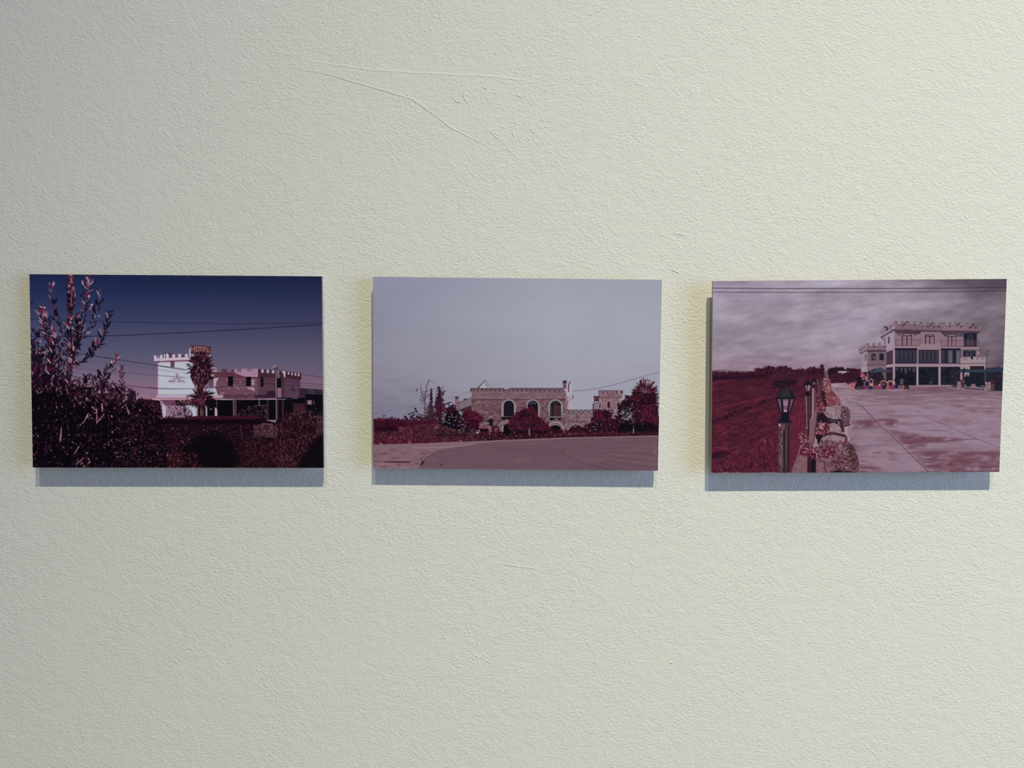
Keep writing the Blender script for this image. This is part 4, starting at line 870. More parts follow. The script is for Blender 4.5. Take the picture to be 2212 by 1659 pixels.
    c.scatter([(760, 900), (860, 930), (1010, 900), (1080, 830), (1240, 900), (1500, 850), (1500, 1060), (760, 1060)], [(3, (34, 14, 26)), (2, (56, 16, 34)), (1, (110, 100, 116))], 260, (2.5, 5), (1.2, 2.4), (-50, 50))
    c.scatter([(1640, 720), (1720, 700), (1740, 1300), (1500, 1300), (1480, 1000)], [(3, (52, 18, 34)), (2, (30, 12, 24)), (1, (118, 108, 122))], 190, (2.5, 5), (1, 2), (-40, 40))
    fir = [(1900, 620), (1960, 700), (2000, 760), (2060, 830), (2060, 1000), (2150, 1200), (2212, 1290), (1500, 1280), (1600, 1130), (1740, 1000), (1760, 800), (1800, 700)]
    c.poly(fir, (14, 8, 20)); c.ragged(fir, (18, 10, 22), 1.5, (4, 8), (1.6, 2.8), 3); c.scatter(fir, [(5, (12, 8, 18)), (2, (40, 14, 30)), (.4, (110, 108, 122))], 240, (3, 6), (1.2, 2.4), (-40, 40)); c.scatter([(1740, 700), (1900, 640), (1960, 740), (1900, 820), (1700, 800)], [(1, (54, 14, 32))], 70, (3, 6), (1.4, 2.6), (-40, 40))
    c.scatter([(1660, 750), (1900, 800), (2212, 980), (2212, 1100), (1660, 1100)], [(1, (150, 148, 160))], 26, (2, 6), (1, 1.8), (-30, 30)); c.scatter([(2050, 850), (2212, 850), (2212, 1300), (2050, 1300)], [(2, (20, 10, 22)), (1, (60, 16, 36)), (.5, (116, 116, 130))], 90, (3, 6), (1.4, 2.6), (-50, 50))
    c.line([(1900, 590), (1930, 390)], .6, (100, 88, 106)); c.line([(250, 850), (320, 855)], 1.2, (50, 34, 54)); c.line([(270, 855), (235, 970)], 1.2, (50, 30, 46))
    hedge = [(20, 960), (100, 975), (220, 990), (300, 950), (400, 960), (470, 930), (560, 980), (620, 930), (650, 1000), (760, 1000), (800, 1060), (1000, 1010), (1500, 1000), (1500, 1560), (20, 1560)]
    c.poly(hedge, (62, 16, 34)); c.ragged(hedge[:13], (64, 14, 34), 1.4, (3, 5), (1.8, 3), 1.6)
    c.scatter([(20, 960), (560, 960), (800, 1050), (780, 1250), (20, 1250)], [(3, (48, 8, 28)), (3, (78, 18, 42)), (2, (26, 6, 18))], 700, (2, 4), (1.2, 2.4)); c.scatter([(70, 1140), (540, 1120), (640, 1280), (80, 1310)], [(1, (22, 6, 16)), (1, (40, 8, 24))], 340, (2.5, 5), (1.6, 2.8)); c.rect(625, 1130, 700, 1180, (120, 72, 84), .8); c.rect(625, 1205, 715, 1240, (124, 96, 104), .9)
    dry = [(8, (84, 38, 48)), (5, (108, 56, 64)), (4, (56, 20, 32)), (1.2, (134, 84, 90)), (2, (36, 12, 22))]
    c.scatter([(20, 1250), (600, 1240), (760, 1130), (1000, 1090), (1480, 1060), (2400, 1280), (2700, 1400), (2700, 1500), (1500, 1520), (20, 1540)], dry, 2400, (2.5, 5.5), (.8, 1.5), (60, 120))
    c.scatter([(950, 1150), (1300, 1130), (1340, 1470), (950, 1480)], [(3, (54, 22, 32)), (2, (88, 44, 54)), (1, (30, 10, 20))], 320, (3, 7), (.9, 1.6), (70, 110)); c.scatter([(1500, 1280), (2212, 1290), (2212, 1350), (1500, 1360)], [(2, (24, 10, 20)), (1, (70, 28, 42))], 160, (2.5, 5), (1, 2), (60, 120))
    c.scatter([(20, 1440), (900, 1440), (2212, 1470), (2212, 1520), (20, 1560)], [(3, (80, 18, 36)), (2, (52, 12, 26)), (1, (110, 56, 66))], 700, (3, 7), (.9, 1.8), (-10, 10))
    for x, y in ((880, 1505), (1450, 1462), (2100, 1455), (205, 1530)):
        c.leaf(x, y, 6, 1.8, 8, (176, 150, 158))
    c.frame(780, 790, 6.1444)
    c.scatter([(900, 960), (1500, 930), (2212, 900), (3000, 880), (3950, 870), (3950, 925), (2700, 950), (1500, 1000), (900, 1020)], [(3, (74, 20, 38)), (3, (34, 12, 22)), (1.4, (104, 36, 54)), (.7, (112, 84, 92))], 900, (2, 4.5), (1, 2.2), (-40, 40))
    # --- road
    edge = [(160, 1048), (700, 1035), (1100, 1020), (1500, 1005), (1900, 985), (2212, 975), (2700, 955), (3200, 945), (3960, 925)]
    c.poly(edge + [(3960, 1600), (160, 1600)], (126, 96, 106))
    c.texture(edge + [(3960, 1600), (160, 1600)], (100, 74, 84), .5, (5, 1.6), lo=0, hi=.6); c.texture(edge + [(3960, 1600), (160, 1600)], (146, 116, 126), .4, (9, 1.4), lo=.05, hi=.6)
    c.line([(900, 1028), (1500, 1008), (2212, 978), (2700, 958), (3400, 940), (3960, 928)], 1.4, (156, 118, 126), .8)
    gray = [(1480, 1050), (1700, 1012), (2212, 990), (2900, 962), (3960, 935), (3960, 1600), (700, 1600), (790, 1300), (870, 1220), (1050, 1120), (1250, 1080)]
    c.poly(gray, (104, 78, 90)); c.texture(gray, (84, 60, 72), .35, (1.2, .9), 2, lo=0, hi=.7); c.texture(gray, (116, 90, 98), .5, (40, 7), 3, lo=0, hi=.6)
    c.poly([(160, 1048), (1100, 1022), (1500, 1006), (2100, 985), (1700, 1018), (1200, 1075), (700, 1088), (160, 1100)], (122, 96, 106), .8); c.line([(700, 1090), (1200, 1080), (1480, 1048)], 1.2, (156, 126, 134)); c.line([(1050, 1120), (870, 1220), (790, 1310)], .9, (70, 40, 50), .8)
    c.texture([(160, 1110), (1050, 1100), (850, 1220), (760, 1350), (160, 1350)], (92, 54, 66), .7, (22, 2.6), 3, lo=0, hi=.5, angle=-2); c.poly([(240, 1275), (450, 1268), (660, 1272), (640, 1290), (380, 1290)], (66, 26, 38), .8)
    c.texture([(160, 1290), (780, 1290), (740, 1400), (160, 1400)], (164, 128, 140), .6, (4, 2), lo=-.1, hi=.5); c.poly([(785, 1335), (810, 1285), (800, 1270), (845, 1268), (820, 1310)], (40, 16, 26)); c.disc(1064, 1314, 2.0, (58, 30, 38)); c.disc(878, 1212, 1.2, (60, 30, 40))
    c.line([(1700, 1088), (2700, 1130)], .9, (84, 56, 66), .8); c.line([(1750, 1115), (2700, 1160)], .9, (88, 60, 70), .6); c.curve([(2650, 1150), (2800, 1240), (3000, 1310), (3400, 1380)], .8, (74, 48, 58), .8)
    for i in range(9):
        y = 1030 + i * 30; c.curve([(3940, y + i * 12), (3500 - i * 30, y), (3100 - i * 20, y + 50), (3500, y + 130), (3940, y + 150 + i * 12)], 1.6, (128, 104, 110) if i % 2 else (88, 64, 72), .22, n=30)
    c.curve([(3935, 1110), (3890, 1140), (3935, 1185)], 2.0, (140, 120, 128), .5, n=10); c.disc(3940, 1150, 3, (70, 66, 72), .5)
    return c.finish()


def paint_plaza():
    c = Canvas(1528, 594, 2182, 1028, 33)
    c.sky([(600, (150, 138, 154)), (680, (152, 140, 156)), (750, (144, 130, 146)), (790, (146, 124, 140)), (812, (146, 122, 136))],
          [(600, (88, 76, 86)), (660, (110, 98, 108)), (720, (100, 88, 98)), (780, (98, 84, 96)), (812, (104, 84, 94))], (.45, 1))
    n1 = c.noise((c.H, c.W), (44, 130), 4); n2 = c.noise((c.H, c.W), (16, 60), 3)
    idx = (np.arange(c.H)[:, None] + (np.arange(c.W) * .10).astype(int)[None, :]) % c.H
    n = np.take_along_axis(n1 * .75 + n2 * .25, idx, 0)
    c.img += (n * 36)[..., None] * np.array((1, .98, 1), np.float32)
    xx = (np.arange(c.W) / c.S + c.x0)[None, :]; yy = (np.arange(c.H) / c.S + c.y0)[:, None]

    def glow(cx_, cy_, rx, ry, d):
        g = np.exp(-(((xx - cx_) / rx) ** 2 + ((yy - cy_) / ry) ** 2))
        c.img[:] += g[..., None] * np.array(d, np.float32)
    glow(1960, 640, 90, 30, (20, 20, 22)); glow(1880, 700, 80, 30, (10, 10, 12)); glow(2120, 615, 70, 18, (-14, -14, -12)); glow(1620, 712, 110, 14, (-14, -12, -12)); glow(1560, 620, 70, 30, (8, 6, 12)); glow(1780, 604, 40, 12, (12, 18, 22)); glow(1690, 650, 30, 10, (-12, -12, -10)); glow(1860, 690, 34, 8, (-18, -16, -14))
    c.frame(1500, 580, 6.1444)
    c.line([(1580, 545), (1750, 560)], 1.4, (176, 172, 190), .6); c.line([(1700, 600), (1960, 600)], 1.6, (172, 164, 182), .5); c.line([(1480, 605), (1560, 600)], 1.4, (172, 166, 184), .6)
    for x, y in ((580, 400), (468, 740), (455, 775), (2052, 418)):
        c.disc(x, y, 1.6, (106, 92, 112), .55)
    wc = (62, 40, 62)
    c.line([(245, 258), (1100, 264), (2212, 262)], 1.5, wc, .95); c.line([(245, 311), (1100, 314), (2212, 311)], 1.3, wc, .9)
    c.frame(1840, 580, 6.1444); c.line([(110, 262), (1000, 258), (1400, 255), (2060, 244)], 1.5, (58, 38, 58), .95); c.line([(110, 311), (1000, 306), (1400, 303), (2060, 290)], 1.3, (58, 38, 58), .9)
    c.frame(1500, 580, 6.1444)
    c.line([(230, 1222), (900, 1262), (1640, 1298)], .7, (112, 92, 112), .8); c.line([(230, 1255), (900, 1275)], .5, (126, 106, 124), .4)
    # hills and tree line
    c.poly([(220, 1352), (360, 1340), (560, 1352), (800, 1360), (1300, 1345), (1500, 1350), (1760, 1350), (2212, 1345), (2212, 1500), (220, 1500)], (104, 90, 104))
    tl = [(220, 1385), (300, 1375), (420, 1392), (560, 1382), (700, 1392), (740, 1370), (800, 1385), (808, 1345), (850, 1318), (885, 1345), (920, 1325), (990, 1300), (1050, 1318), (1080, 1330), (1130, 1305), (1200, 1302), (1270, 1325), (1320, 1350), (1380, 1350), (1420, 1328), (1470, 1350), (1520, 1320), (1580, 1308), (1640, 1325), (1665, 1340), (1680, 1275), (1705, 1290), (1725, 1380), (1725, 1520), (220, 1520)]
    c.poly(tl, (52, 16, 32)); c.ragged(tl[:-2], (50, 14, 30), 1.3, (2.4, 4.4), (1.6, 3), 1.2)
    c.scatter(tl, [(3, (64, 18, 38)), (2, (84, 30, 48)), (3, (32, 12, 26))], 800, (2.4, 4.5), (1.4, 2.6)); c.scatter([(225, 1430), (960, 1410), (960, 1450), (225, 1480)], [(1, (26, 16, 36)), (1, (40, 14, 30))], 240, (2.4, 4), (1.2, 2.2))
    tr = [(1770, 1380), (1790, 1335), (1850, 1315), (1960, 1312), (1985, 1345), (2060, 1325), (2212, 1345), (2400, 1330), (2400, 1530), (1790, 1530)]
    c.poly(tr, (48, 18, 34)); c.ragged(tr[:8], (38, 14, 28), 1.3, (2, 4), (1.4, 2.6), 1); c.scatter([(1770, 1320), (1990, 1320), (1980, 1400), (1780, 1400)], [(1, (22, 14, 26)), (1, (34, 14, 28))], 110, (2, 4), (1.4, 2.6)); c.scatter([(1790, 1400), (2300, 1400), (2300, 1510), (1790, 1510)], [(2, (84, 26, 48)), (2, (52, 18, 34))], 260, (2, 4), (1.2, 2.2))
    c.rect(1910, 1362, 2058, 1376, (196, 180, 190)); c.rect(1945, 1382, 1990, 1392, (176, 158, 170)); c.line([(1912, 1370), (1912, 1395)], 1, (160, 140, 150))
    # field
    field = [(215, 1480), (500, 1475), (960, 1450), (1200, 1440), (1500, 1420), (1740, 1400), (1760, 1400), (1500, 2700), (215, 2700)]
    c.poly(field, (66, 21, 36)); c.texture(field, (104, 30, 50), .8, (30, 6), 4, lo=-.1, hi=.5, angle=-14); c.texture(field, (56, 16, 32), .8, (26, 4), 4, lo=.05, hi=.5, angle=-18); c.texture(field, (112, 56, 68), .35, (6, 1), 2, lo=.1, hi=.7, angle=-14)
    c.frame(1500, 800, 6.1444)
    band = [(230, 660), (420, 590), (560, 530), (800, 470), (950, 380), (960, 410), (760, 500), (560, 580), (400, 650), (230, 710)]
    c.poly(band, (44, 16, 30), .55); c.scatter(band, [(1, (40, 14, 28)), (1, (28, 12, 24))], 200, (4, 9), (1.4, 2.6), (-40, 0))
    c.texture([(230, 700), (1100, 520), (1100, 1370), (230, 1370)], (60, 18, 34), .6, (10, 3), 3, lo=0, hi=.5, angle=-25); c.texture([(230, 700), (1480, 520), (1400, 1370), (230, 1370)], (112, 26, 48), .7, (16, 5), 3, lo=.05, hi=.5, angle=-25)
    c.scatter([(230, 560), (1100, 450), (1100, 1370), (230, 1370)], [(3, (104, 32, 52)), (2, (60, 18, 34)), (1, (116, 60, 74))], 900, (4, 11), (.7, 1.3), (-50, 10), .7)
    c.scatter([(230, 1050), (1000, 900), (1300, 950), (1300, 1370), (230, 1370)], [(3, (112, 28, 50)), (2, (52, 14, 30)), (1, (120, 56, 74)), (1, (28, 10, 24))], 700, (7, 18), (.7, 1.3), (20, 150), .8)
    c.poly([(230, 1090), (420, 1060), (500, 1100), (380, 1160), (230, 1180)], (30, 12, 26), .6); c.line([(490, 1190), (550, 1370)], 1.2, (130, 30, 56), .9); c.line([(260, 1060), (440, 970)], 3.0, (108, 24, 46), .5)
    c.poly([(1130, 440), (1480, 380), (1430, 1370), (1270, 1370), (1260, 560)], (104, 24, 46), .55)
    c.scatter([(1130, 440), (1480, 380), (1430, 1370), (1270, 1370), (1260, 560)], [(2, (120, 30, 54)), (1, (84, 30, 48)), (1, (100, 50, 66))], 420, (3, 8), (.8, 1.5), (40, 140), .7)
    # the olive tree in the field
    c.frame(1500, 580, 6.1444)
    ol = [(1000, 1440), (1060, 1360), (1140, 1330), (1240, 1330), (1330, 1360), (1400, 1420), (1390, 1490), (1310, 1550), (1220, 1560), (1180, 1580), (1090, 1570), (1060, 1590), (1030, 1560), (1040, 1500)]
    c.poly(ol, (56, 20, 36)); c.ragged(ol, (58, 20, 36), 1.2, (2.5, 5), (1.4, 2.6), 1.8); c.scatter(ol, [(3, (70, 26, 44)), (3, (44, 16, 32)), (1, (90, 42, 58))], 360, (2.5, 5), (1.2, 2.4), (40, 140)); c.scatter([(1040, 1480), (1360, 1480), (1300, 1560), (1060, 1580)], [(1, (26, 12, 26))], 130, (3, 5), (1.6, 2.8)); c.line([(1150, 1560), (1140, 1620)], 2.4, (36, 12, 24))
    # --- plaza floor
    c.frame(1640, 800, 9.217)
    pl = [(1430, 252), (1750, 245), (1840, 330), (1900, 380), (2212, 375), (5000, 300), (5000, 2000), (1700, 2000), (1900, 1600), (1750, 1200), (1850, 900), (1760, 640), (1500, 380), (1420, 310)]
    c.poly(pl, (140, 116, 132)); c.poly([(1430, 252), (1750, 245), (1840, 330), (1480, 335)], (158, 138, 154))
    pl2 = pl
    c.texture(pl2, (108, 76, 90), .5, (34, 3.2), 4, lo=-.05, hi=.5, angle=0); c.texture(pl2, (154, 134, 150), .5, (26, 3.4), 4, lo=.0, hi=.5); c.texture(pl2, (120, 80, 92), .4, (60, 8), 3, lo=.05, hi=.5)
    c.frame(1840, 800, 6.1444)
    red = (110, 64, 76)
    c.texture([(0, 200), (800, 200), (2212, 260), (2212, 420), (0, 400)], (112, 78, 92), .6, (30, 3), 4, lo=-.2, hi=.4); c.texture([(700, 190), (2212, 230), (2212, 330), (700, 300)], (104, 66, 80), .7, (34, 4), 3, lo=-.4, hi=.4, feather=9)
    lt = (146, 124, 142)
    c.texture([(130, 480), (800, 460), (1500, 520), (2212, 640), (2212, 1060), (1650, 1010), (1100, 880), (600, 800), (400, 740)], lt, .75, (30, 8), 3, lo=-.35, hi=.3, feather=9); c.texture([(1200, 420), (1980, 440), (1980, 640), (1500, 540)], (112, 72, 86), .7, (34, 7), 3, lo=-.15, hi=.35, feather=9)
    for P in ([(300, 625), (600, 640), (620, 740), (430, 760)], [(510, 800), (900, 850), (1450, 900), (1500, 930), (700, 980), (560, 880)], [(780, 1080), (1000, 1060), (2212, 1080), (2212, 1400), (1050, 1400), (870, 1150)], [(0, 660), (300, 640), (420, 760), (0, 780)], [(0, 880), (80, 1000), (60, 1090), (0, 1060)], [(110, 1170), (340, 1290), (520, 1400), (60, 1400)], [(230, 1060), (600, 1090), (520, 1120), (260, 1090)], [(690, 960), (1000, 960), (960, 1030), (740, 1040)]):
        c.texture(P, (104, 60, 74), .9, (18, 5), 4, lo=-.5, hi=.15, feather=8)
    c.texture([(1050, 1120), (2212, 1100), (2212, 1400), (1000, 1400)], (122, 86, 98), .5, (22, 8), 3, lo=-.1, hi=.5, feather=9); c.texture([(1300, 1150), (1980, 1200), (1970, 1360), (1300, 1340)], (96, 48, 60), .45, (30, 10), 3, lo=-.3, hi=.4); c.texture([(100, 1100), (760, 1120), (1000, 1360), (500, 1360)], (140, 116, 132), .8, (24, 9), 3, lo=-.4, hi=.2, feather=9)
    c.texture([(60, 770), (380, 760), (640, 980), (100, 990)], (140, 118, 134), .7, (24, 9), 3, lo=-.3, hi=.3, feather=9)
    c.line([(60, 430), (140, 480), (330, 680), (640, 970), (1050, 1370)], 1.3, (84, 52, 64), .9); c.line([(350, 690), (650, 965), (1062, 1352)], .8, (160, 130, 140), .7)
    c.line([(960, 600), (1400, 790), (1660, 905), (1960, 1020)], 1.0, (92, 66, 78), .85); c.line([(1180, 1120), (1560, 1350)], 1.0, (134, 94, 104), .7); c.line([(0, 480), (400, 455), (800, 430)], 1.0, (92, 64, 78), .7); c.line([(0, 770), (400, 752)], 1.0, (96, 64, 76), .8); c.line([(0, 1010), (640, 970), (1480, 915), (1660, 905)], 1.1, (92, 58, 70), .85); c.line([(0, 690), (300, 680)], 1.0, (96, 62, 74), .7); c.disc(890, 540, 9, (104, 80, 94), .6, ry=2.2, soft=.8)
    # --- wing of the building
    c.frame(1840, 680, 13.825)
    pk, pk2, shd = (146, 124, 138), (158, 138, 154), (110, 84, 98)
    c.poly([(275, 1150), (460, 1080), (470, 1700), (275, 1700)], (150, 134, 148)); c.poly([(275, 1160), (345, 1130), (345, 1520), (275, 1530)], (138, 124, 142))
    c.rect(460, 1080, 1030, 1520, shd, grain=.04); c.rect(455, 1510, 1030, 2330, (118, 96, 108)); c.poly([(345, 1130), (458, 1085), (458, 1510), (345, 1520)], (146, 128, 144))
    c.poly([(205, 985), (430, 855), (520, 855), (520, 1060), (440, 1060), (255, 1150), (215, 1120)], (146, 122, 140)); c.rect(440, 925, 1030, 1060, (122, 94, 108)); c.rect(440, 855, 520, 930, (122, 92, 106))
    for x in (618, 795, 970):
        c.rect(x, 850, x + 72, 930, (124, 98, 110))
    for x in (520, 690, 865):
        c.line([(x, 933), (x + 100, 933)], 1.0, (70, 40, 56))
    for x in (430, 618, 795, 970):
        c.line([(x, 853), (x + 76, 853)], 1.0, (74, 44, 60))
    c.line([(240, 970), (430, 858)], .9, (96, 66, 84)); c.line([(255, 1150), (440, 1062), (1030, 1062)], 1.6, (40, 20, 36)); c.poly([(460, 1065), (1030, 1065), (1030, 1085), (460, 1100)], (66, 44, 60))
    for x, y in ((232, 1040), (280, 1020), (330, 990), (378, 955)):
        c.line([(x - 6, y - 14), (x + 8, y + 24)], 1.6, (48, 24, 40))
    for x, y in ((235, 1110), (310, 1072), (402, 1028)):
        c.line([(x - 14, y + 4), (x + 14, y - 4)], 1.1, (60, 34, 50))
    c.rect(640, 925, 672, 970, (56, 28, 42)); c.rect(985, 925, 1015, 970, (56, 28, 42)); c.rect(392, 1180, 425, 1360, (92, 60, 78)); c.line([(422, 1180), (410, 1360)], 1.0, (50, 24, 42))
    for x0 in (582, 826):
        c.rect(x0, 1155, x0 + 128, 1345, (24, 16, 28)); c.rect(x0 + 12, 1175, x0 + 46, 1320, (74, 74, 84)); c.rect(x0 + 72, 1175, x0 + 112, 1320, (58, 54, 68))
    c.rect(665, 1240, 690, 1310, (130, 134, 134)); c.rect(826, 1165, 950, 1340, (26, 18, 40), .7); c.line([(455, 1500), (1030, 1498)], 1.2, (70, 46, 60)); c.line([(275, 1530), (455, 1505)], .8, (90, 66, 84))
    # --- tall block, lit side
    c.poly([(880, 690), (1270, 480), (1270, 1030), (1030, 1105), (1030, 860), (900, 850)], (150, 132, 148)); c.poly([(890, 690), (1040, 620), (1040, 900), (890, 860)], (140, 122, 138)); c.rect(880, 700, 980, 860, (150, 138, 140)); c.line([(985, 715), (985, 860)], 1.6, (92, 62, 80)); c.line([(920, 690), (950, 750)], 1.6, (64, 40, 56)); c.rect(1000, 700, 1040, 900, (150, 130, 146))
    c.poly([(860, 490), (1270, 215), (1285, 190), (1285, 420), (880, 668), (865, 640)], (148, 124, 142)); c.line([(870, 672), (1290, 425)], 2.2, (38, 18, 34))
    c.poly([(1085, 660), (1120, 650), (1110, 840), (1080, 850)], (70, 36, 56)); c.line([(1120, 650), (1112, 850)], 1, (40, 18, 34))
    c.line([(860, 492), (1000, 400), (1130, 300), (1265, 215)], .9, (96, 66, 84), .9)
    for x, y in ((898, 535), (975, 480), (1068, 430), (1150, 345), (1165, 370), (1030, 440), (1105, 395), (1245, 290), (1210, 320)):
        c.line([(x - 5, y - 16), (x + 9, y + 22)], 1.5 if x < 1200 else 1, (52, 26, 44))
    c.line([(1165, 434), (1215, 434)], 1.0, (56, 28, 44)); c.line([(975, 352), (1055, 385), (1060, 440)], 2.4, (22, 12, 26))
    # --- front of the tall block
    fr = (132, 104, 116)
    c.rect(1270, 430, 3300, 1010, fr, grain=.03)
    c.frame(1840, 580, 6.1444)
    c.poly([(560, 830), (920, 820), (900, 870), (600, 865)], (62, 46, 58), .75); c.poly([(570, 815), (1690, 835), (1690, 860), (1480, 850), (1200, 870), (1180, 840), (930, 835), (900, 860), (570, 835)], (56, 40, 54), .75)
    c.poly([(1190, 840), (1500, 845), (1480, 900), (1230, 900)], (62, 48, 64), .6)
    # crenellated parapet, four steps
    for x0, x1, yt, yb, col in ((572, 928, 740, 812, (118, 90, 104)), (930, 1188, 752, 822, (116, 90, 104)), (1188, 1540, 750, 825, (128, 100, 112)), (1540, 1715, 770, 832, (120, 90, 104))):
        c.rect(x0, yt, x1, yb, col); c.line([(x0, yb), (x1, yb)], 1.1, (40, 22, 38))
    tops = [(567, 608, 700), (655, 692, 702), (735, 770, 704), (816, 850, 706), (896, 932, 706), (990, 1026, 722), (1070, 1106, 722), (1150, 1200, 724), (1205, 1245, 714), (1285, 1320, 716), (1362, 1398, 718), (1505, 1538, 720), (1600, 1635, 732), (1680, 1715, 736)]
    for a, b_, y in tops:
        c.rect(a, y, b_, y + 50, (122, 96, 108)); c.line([(a - 1, y + 1), (b_ + 1, y + 1)], .9, (62, 38, 54))
    for a, b_, y in ((608, 655, 740), (692, 735, 741), (770, 816, 742), (850, 896, 742), (932, 990, 755), (1026, 1070, 756), (1106, 1150, 756), (1245, 1285, 752), (1320, 1362, 753), (1398, 1505, 754), (1540, 1600, 772), (1635, 1680, 772)):
        c.line([(a, y), (b_, y)], .8, (70, 44, 58), .9)
    for x, y in ((678, 752), (832, 750), (1010, 768), (1088, 770), (1155, 768), (1300, 760), (1455, 768), (1572, 780), (1642, 780)):
        c.rect(x - 8, y - 12, x + 8, y + 12, (54, 28, 42))
    for x, y in ((715, 718), (1052, 738), (1418, 735), (1605, 752)):
        c.line([(x - 20, y + 18), (x + 18, y - 18)], 1.9, (20, 12, 26))
    c.rect(398, 905, 399, 906, fr)
    c.line([(932, 706), (935, 822)], .8, (84, 56, 70)); c.line([(1188, 750), (1188, 822)], .8, (90, 62, 76))
    # upper floor windows
    def arch(x0, x1, yt, yb, flat):
        cx_ = (x0 + x1) / 2; hw = (x1 - x0) / 2; rise = hw * .42
        P = [(x0, yb), (x0, yt + rise)] + [(cx_ + hw * np.cos(a), yt + rise + rise * np.sin(a)) for a in np.linspace(np.pi, 2 * np.pi, 10)] + [(x1, yb)]
        c.poly(P, (34, 16, 32)); q = 8
        c.poly([(x0 + q, yt + rise - 2)] + [(cx_ + (hw - q) * np.cos(a), yt + rise + (rise - 6) * np.sin(a)) for a in np.linspace(np.pi, 2 * np.pi, 8)] + [(x1 - q, yt + rise - 2)], (138, 122, 136))
        c.rect(x0 + q, yt + rise + 8, cx_ - 5, yb, (128, 104, 122)); c.rect(cx_ + 6, yt + rise + 8, x1 - q, yb, (134, 100, 118)); c.rect(x0 + q, yt + rise + 8, x0 + q + 10, yb, (96, 70, 88))
    arch(664, 796, 856, 1022, 0); arch(972, 1096, 862, 1034, 0); arch(1268, 1386, 870, 1022, 0)
    c.rect(1488, 855, 1660, 1030, (26, 22, 36)); c.rect(1525, 880, 1615, 1020, (48, 46, 60)); c.line([(1570, 900), (1570, 1025)], 1.3, (18, 14, 28)); c.line([(1520, 860), (1520, 1025)], 1.3, (14, 12, 24)); c.line([(1622, 860), (1622, 1025)], 1.5, (14, 12, 24)); c.line([(1525, 900), (1615, 900)], 1.2, (16, 14, 26))
    for x in (625, 842, 1235, 1438):
        c.leaf(x, 880, 4.4, 2.6, 90, (58, 34, 48))
    # balconies
    for x0, x1, yr, yb in ((578, 918, 940, 1022), (1180, 1688, 950, 1030)):
        c.rect(x0, yr, x1, yb, (130, 84, 100), .28); c.line([(x0, yr), (x1, yr)], .9, (90, 50, 66), .9); c.line([(x0, yb + 3), (x1, yb + 3)], 1.2, (70, 34, 52))
        for x in (x0, x0 + 12, x1 - 18, x1 - 2):
            c.line([(x, yr), (x, yb)], .8, (92, 54, 70), .8)
        c.poly([(x0 - 15, yb + 6), (x1 + 5, yb + 8), (x1 - 5, yb + 26), (x0 - 5, yb + 24)], (162, 140, 152)); c.poly([(x0 - 10, yb + 24), (x1, yb + 26), (x1 - 60, yb + 38), (x0, yb + 36)], (48, 30, 44))
    # lower floors: pillars and glass
    c.rect(548, 1040, 1660, 1560, (142, 118, 130)); c.rect(900, 1000, 1180, 1080, (138, 112, 124)); c.poly([(460, 1105), (548, 1075), (548, 1265), (460, 1275)], (66, 46, 60)); c.poly([(455, 1278), (548, 1264), (548, 1300), (455, 1310)], (156, 138, 150)); c.poly([(455, 1312), (545, 1304), (545, 1560), (455, 1560)], (48, 36, 48)); c.rect(1440, 1060, 1680, 1190, (116, 94, 106))
    c.rect(572, 1052, 870, 1080, (32, 26, 40))
    gl = (54, 50, 64)
    for x0, x1, y0, y1, nn in ((580, 860, 1078, 1255, 5), (890, 1155, 1080, 1255, 5), (1182, 1440, 1060, 1255, 5)):
        c.rect(x0, y0, x1, y1, gl); c.line([(x0, y0), (x1, y0), (x1, y1), (x0, y1), (x0, y0)], 1.3, (24, 12, 28))
        for i in range(1, nn):
            x = x0 + (x1 - x0) * i / nn; c.line([(x, y0), (x, y1)], 1.7, (22, 16, 32))
        c.rect(x0, y0 + 110, x1, y1, (50, 40, 56), .45); c.line([(x0, y0 + 110), (x1, y0 + 110)], .7, (34, 28, 44), .6)
    c.rect(1282, 1085, 1336, 1250, (92, 82, 98)); c.rect(1385, 1085, 1438, 1250, (96, 84, 98)); c.rect(1182, 1055, 1440, 1085, (26, 28, 42)); c.rect(1336, 1085, 1385, 1250, (30, 30, 42)); c.rect(1240, 1085, 1280, 1250, (34, 36, 46))
    c.rect(1478, 1080, 1645, 1165, (32, 32, 44)); c.rect(1515, 1090, 1605, 1160, (56, 54, 66)); c.line([(1515, 1108), (1605, 1108)], 1.4, (20, 18, 30)); c.line([(1560, 1108), (1560, 1165)], 1.4, (20, 18, 30)); c.rect(1560, 1162, 1605, 1200, (26, 26, 36))
    for x0, x1 in ((578, 856), (886, 1150), (1180, 1440)):
        c.rect(x0, 1305, x1, 1542, (20, 22, 32)); c.line([(x0, 1305), (x1, 1305)], 1.3, (24, 10, 22))
        c.texture([(x0, 1310), (x1, 1310), (x1, 1540), (x0, 1540)], (34, 40, 48), .7, (6, 8), 3, lo=0, hi=.4); c.texture([(x0, 1310), (x1, 1310), (x1, 1540), (x0, 1540)], (12, 14, 22), .7, (8, 5), 3, lo=0, hi=.3)
    for i in range(5):
        c.rect(586 + i * 55, 1312, 622 + i * 55, 1350 + (i % 3) * 20, (72, 64, 76), .8); c.line([(580 + i * 55, 1308), (580 + i * 55, 1540)], 1.1, (14, 10, 20), .8)
    c.rect(640, 1465, 685, 1540, (84, 66, 78)); c.rect(1030, 1490, 1065, 1535, (66, 50, 60))
    c.rect(548, 1075, 572, 1545, (154, 132, 146)); c.line([(576, 1075), (576, 1530)], .9, (80, 50, 66)); c.rect(860, 1260, 882, 1545, (158, 138, 150)); c.rect(1152, 1260, 1176, 1538, (150, 130, 142)); c.rect(548, 1262, 1450, 1300, (146, 122, 134)); c.rect(862, 1075, 886, 1262, (138, 112, 126)); c.rect(1156, 1075, 1182, 1262, (138, 114, 128))
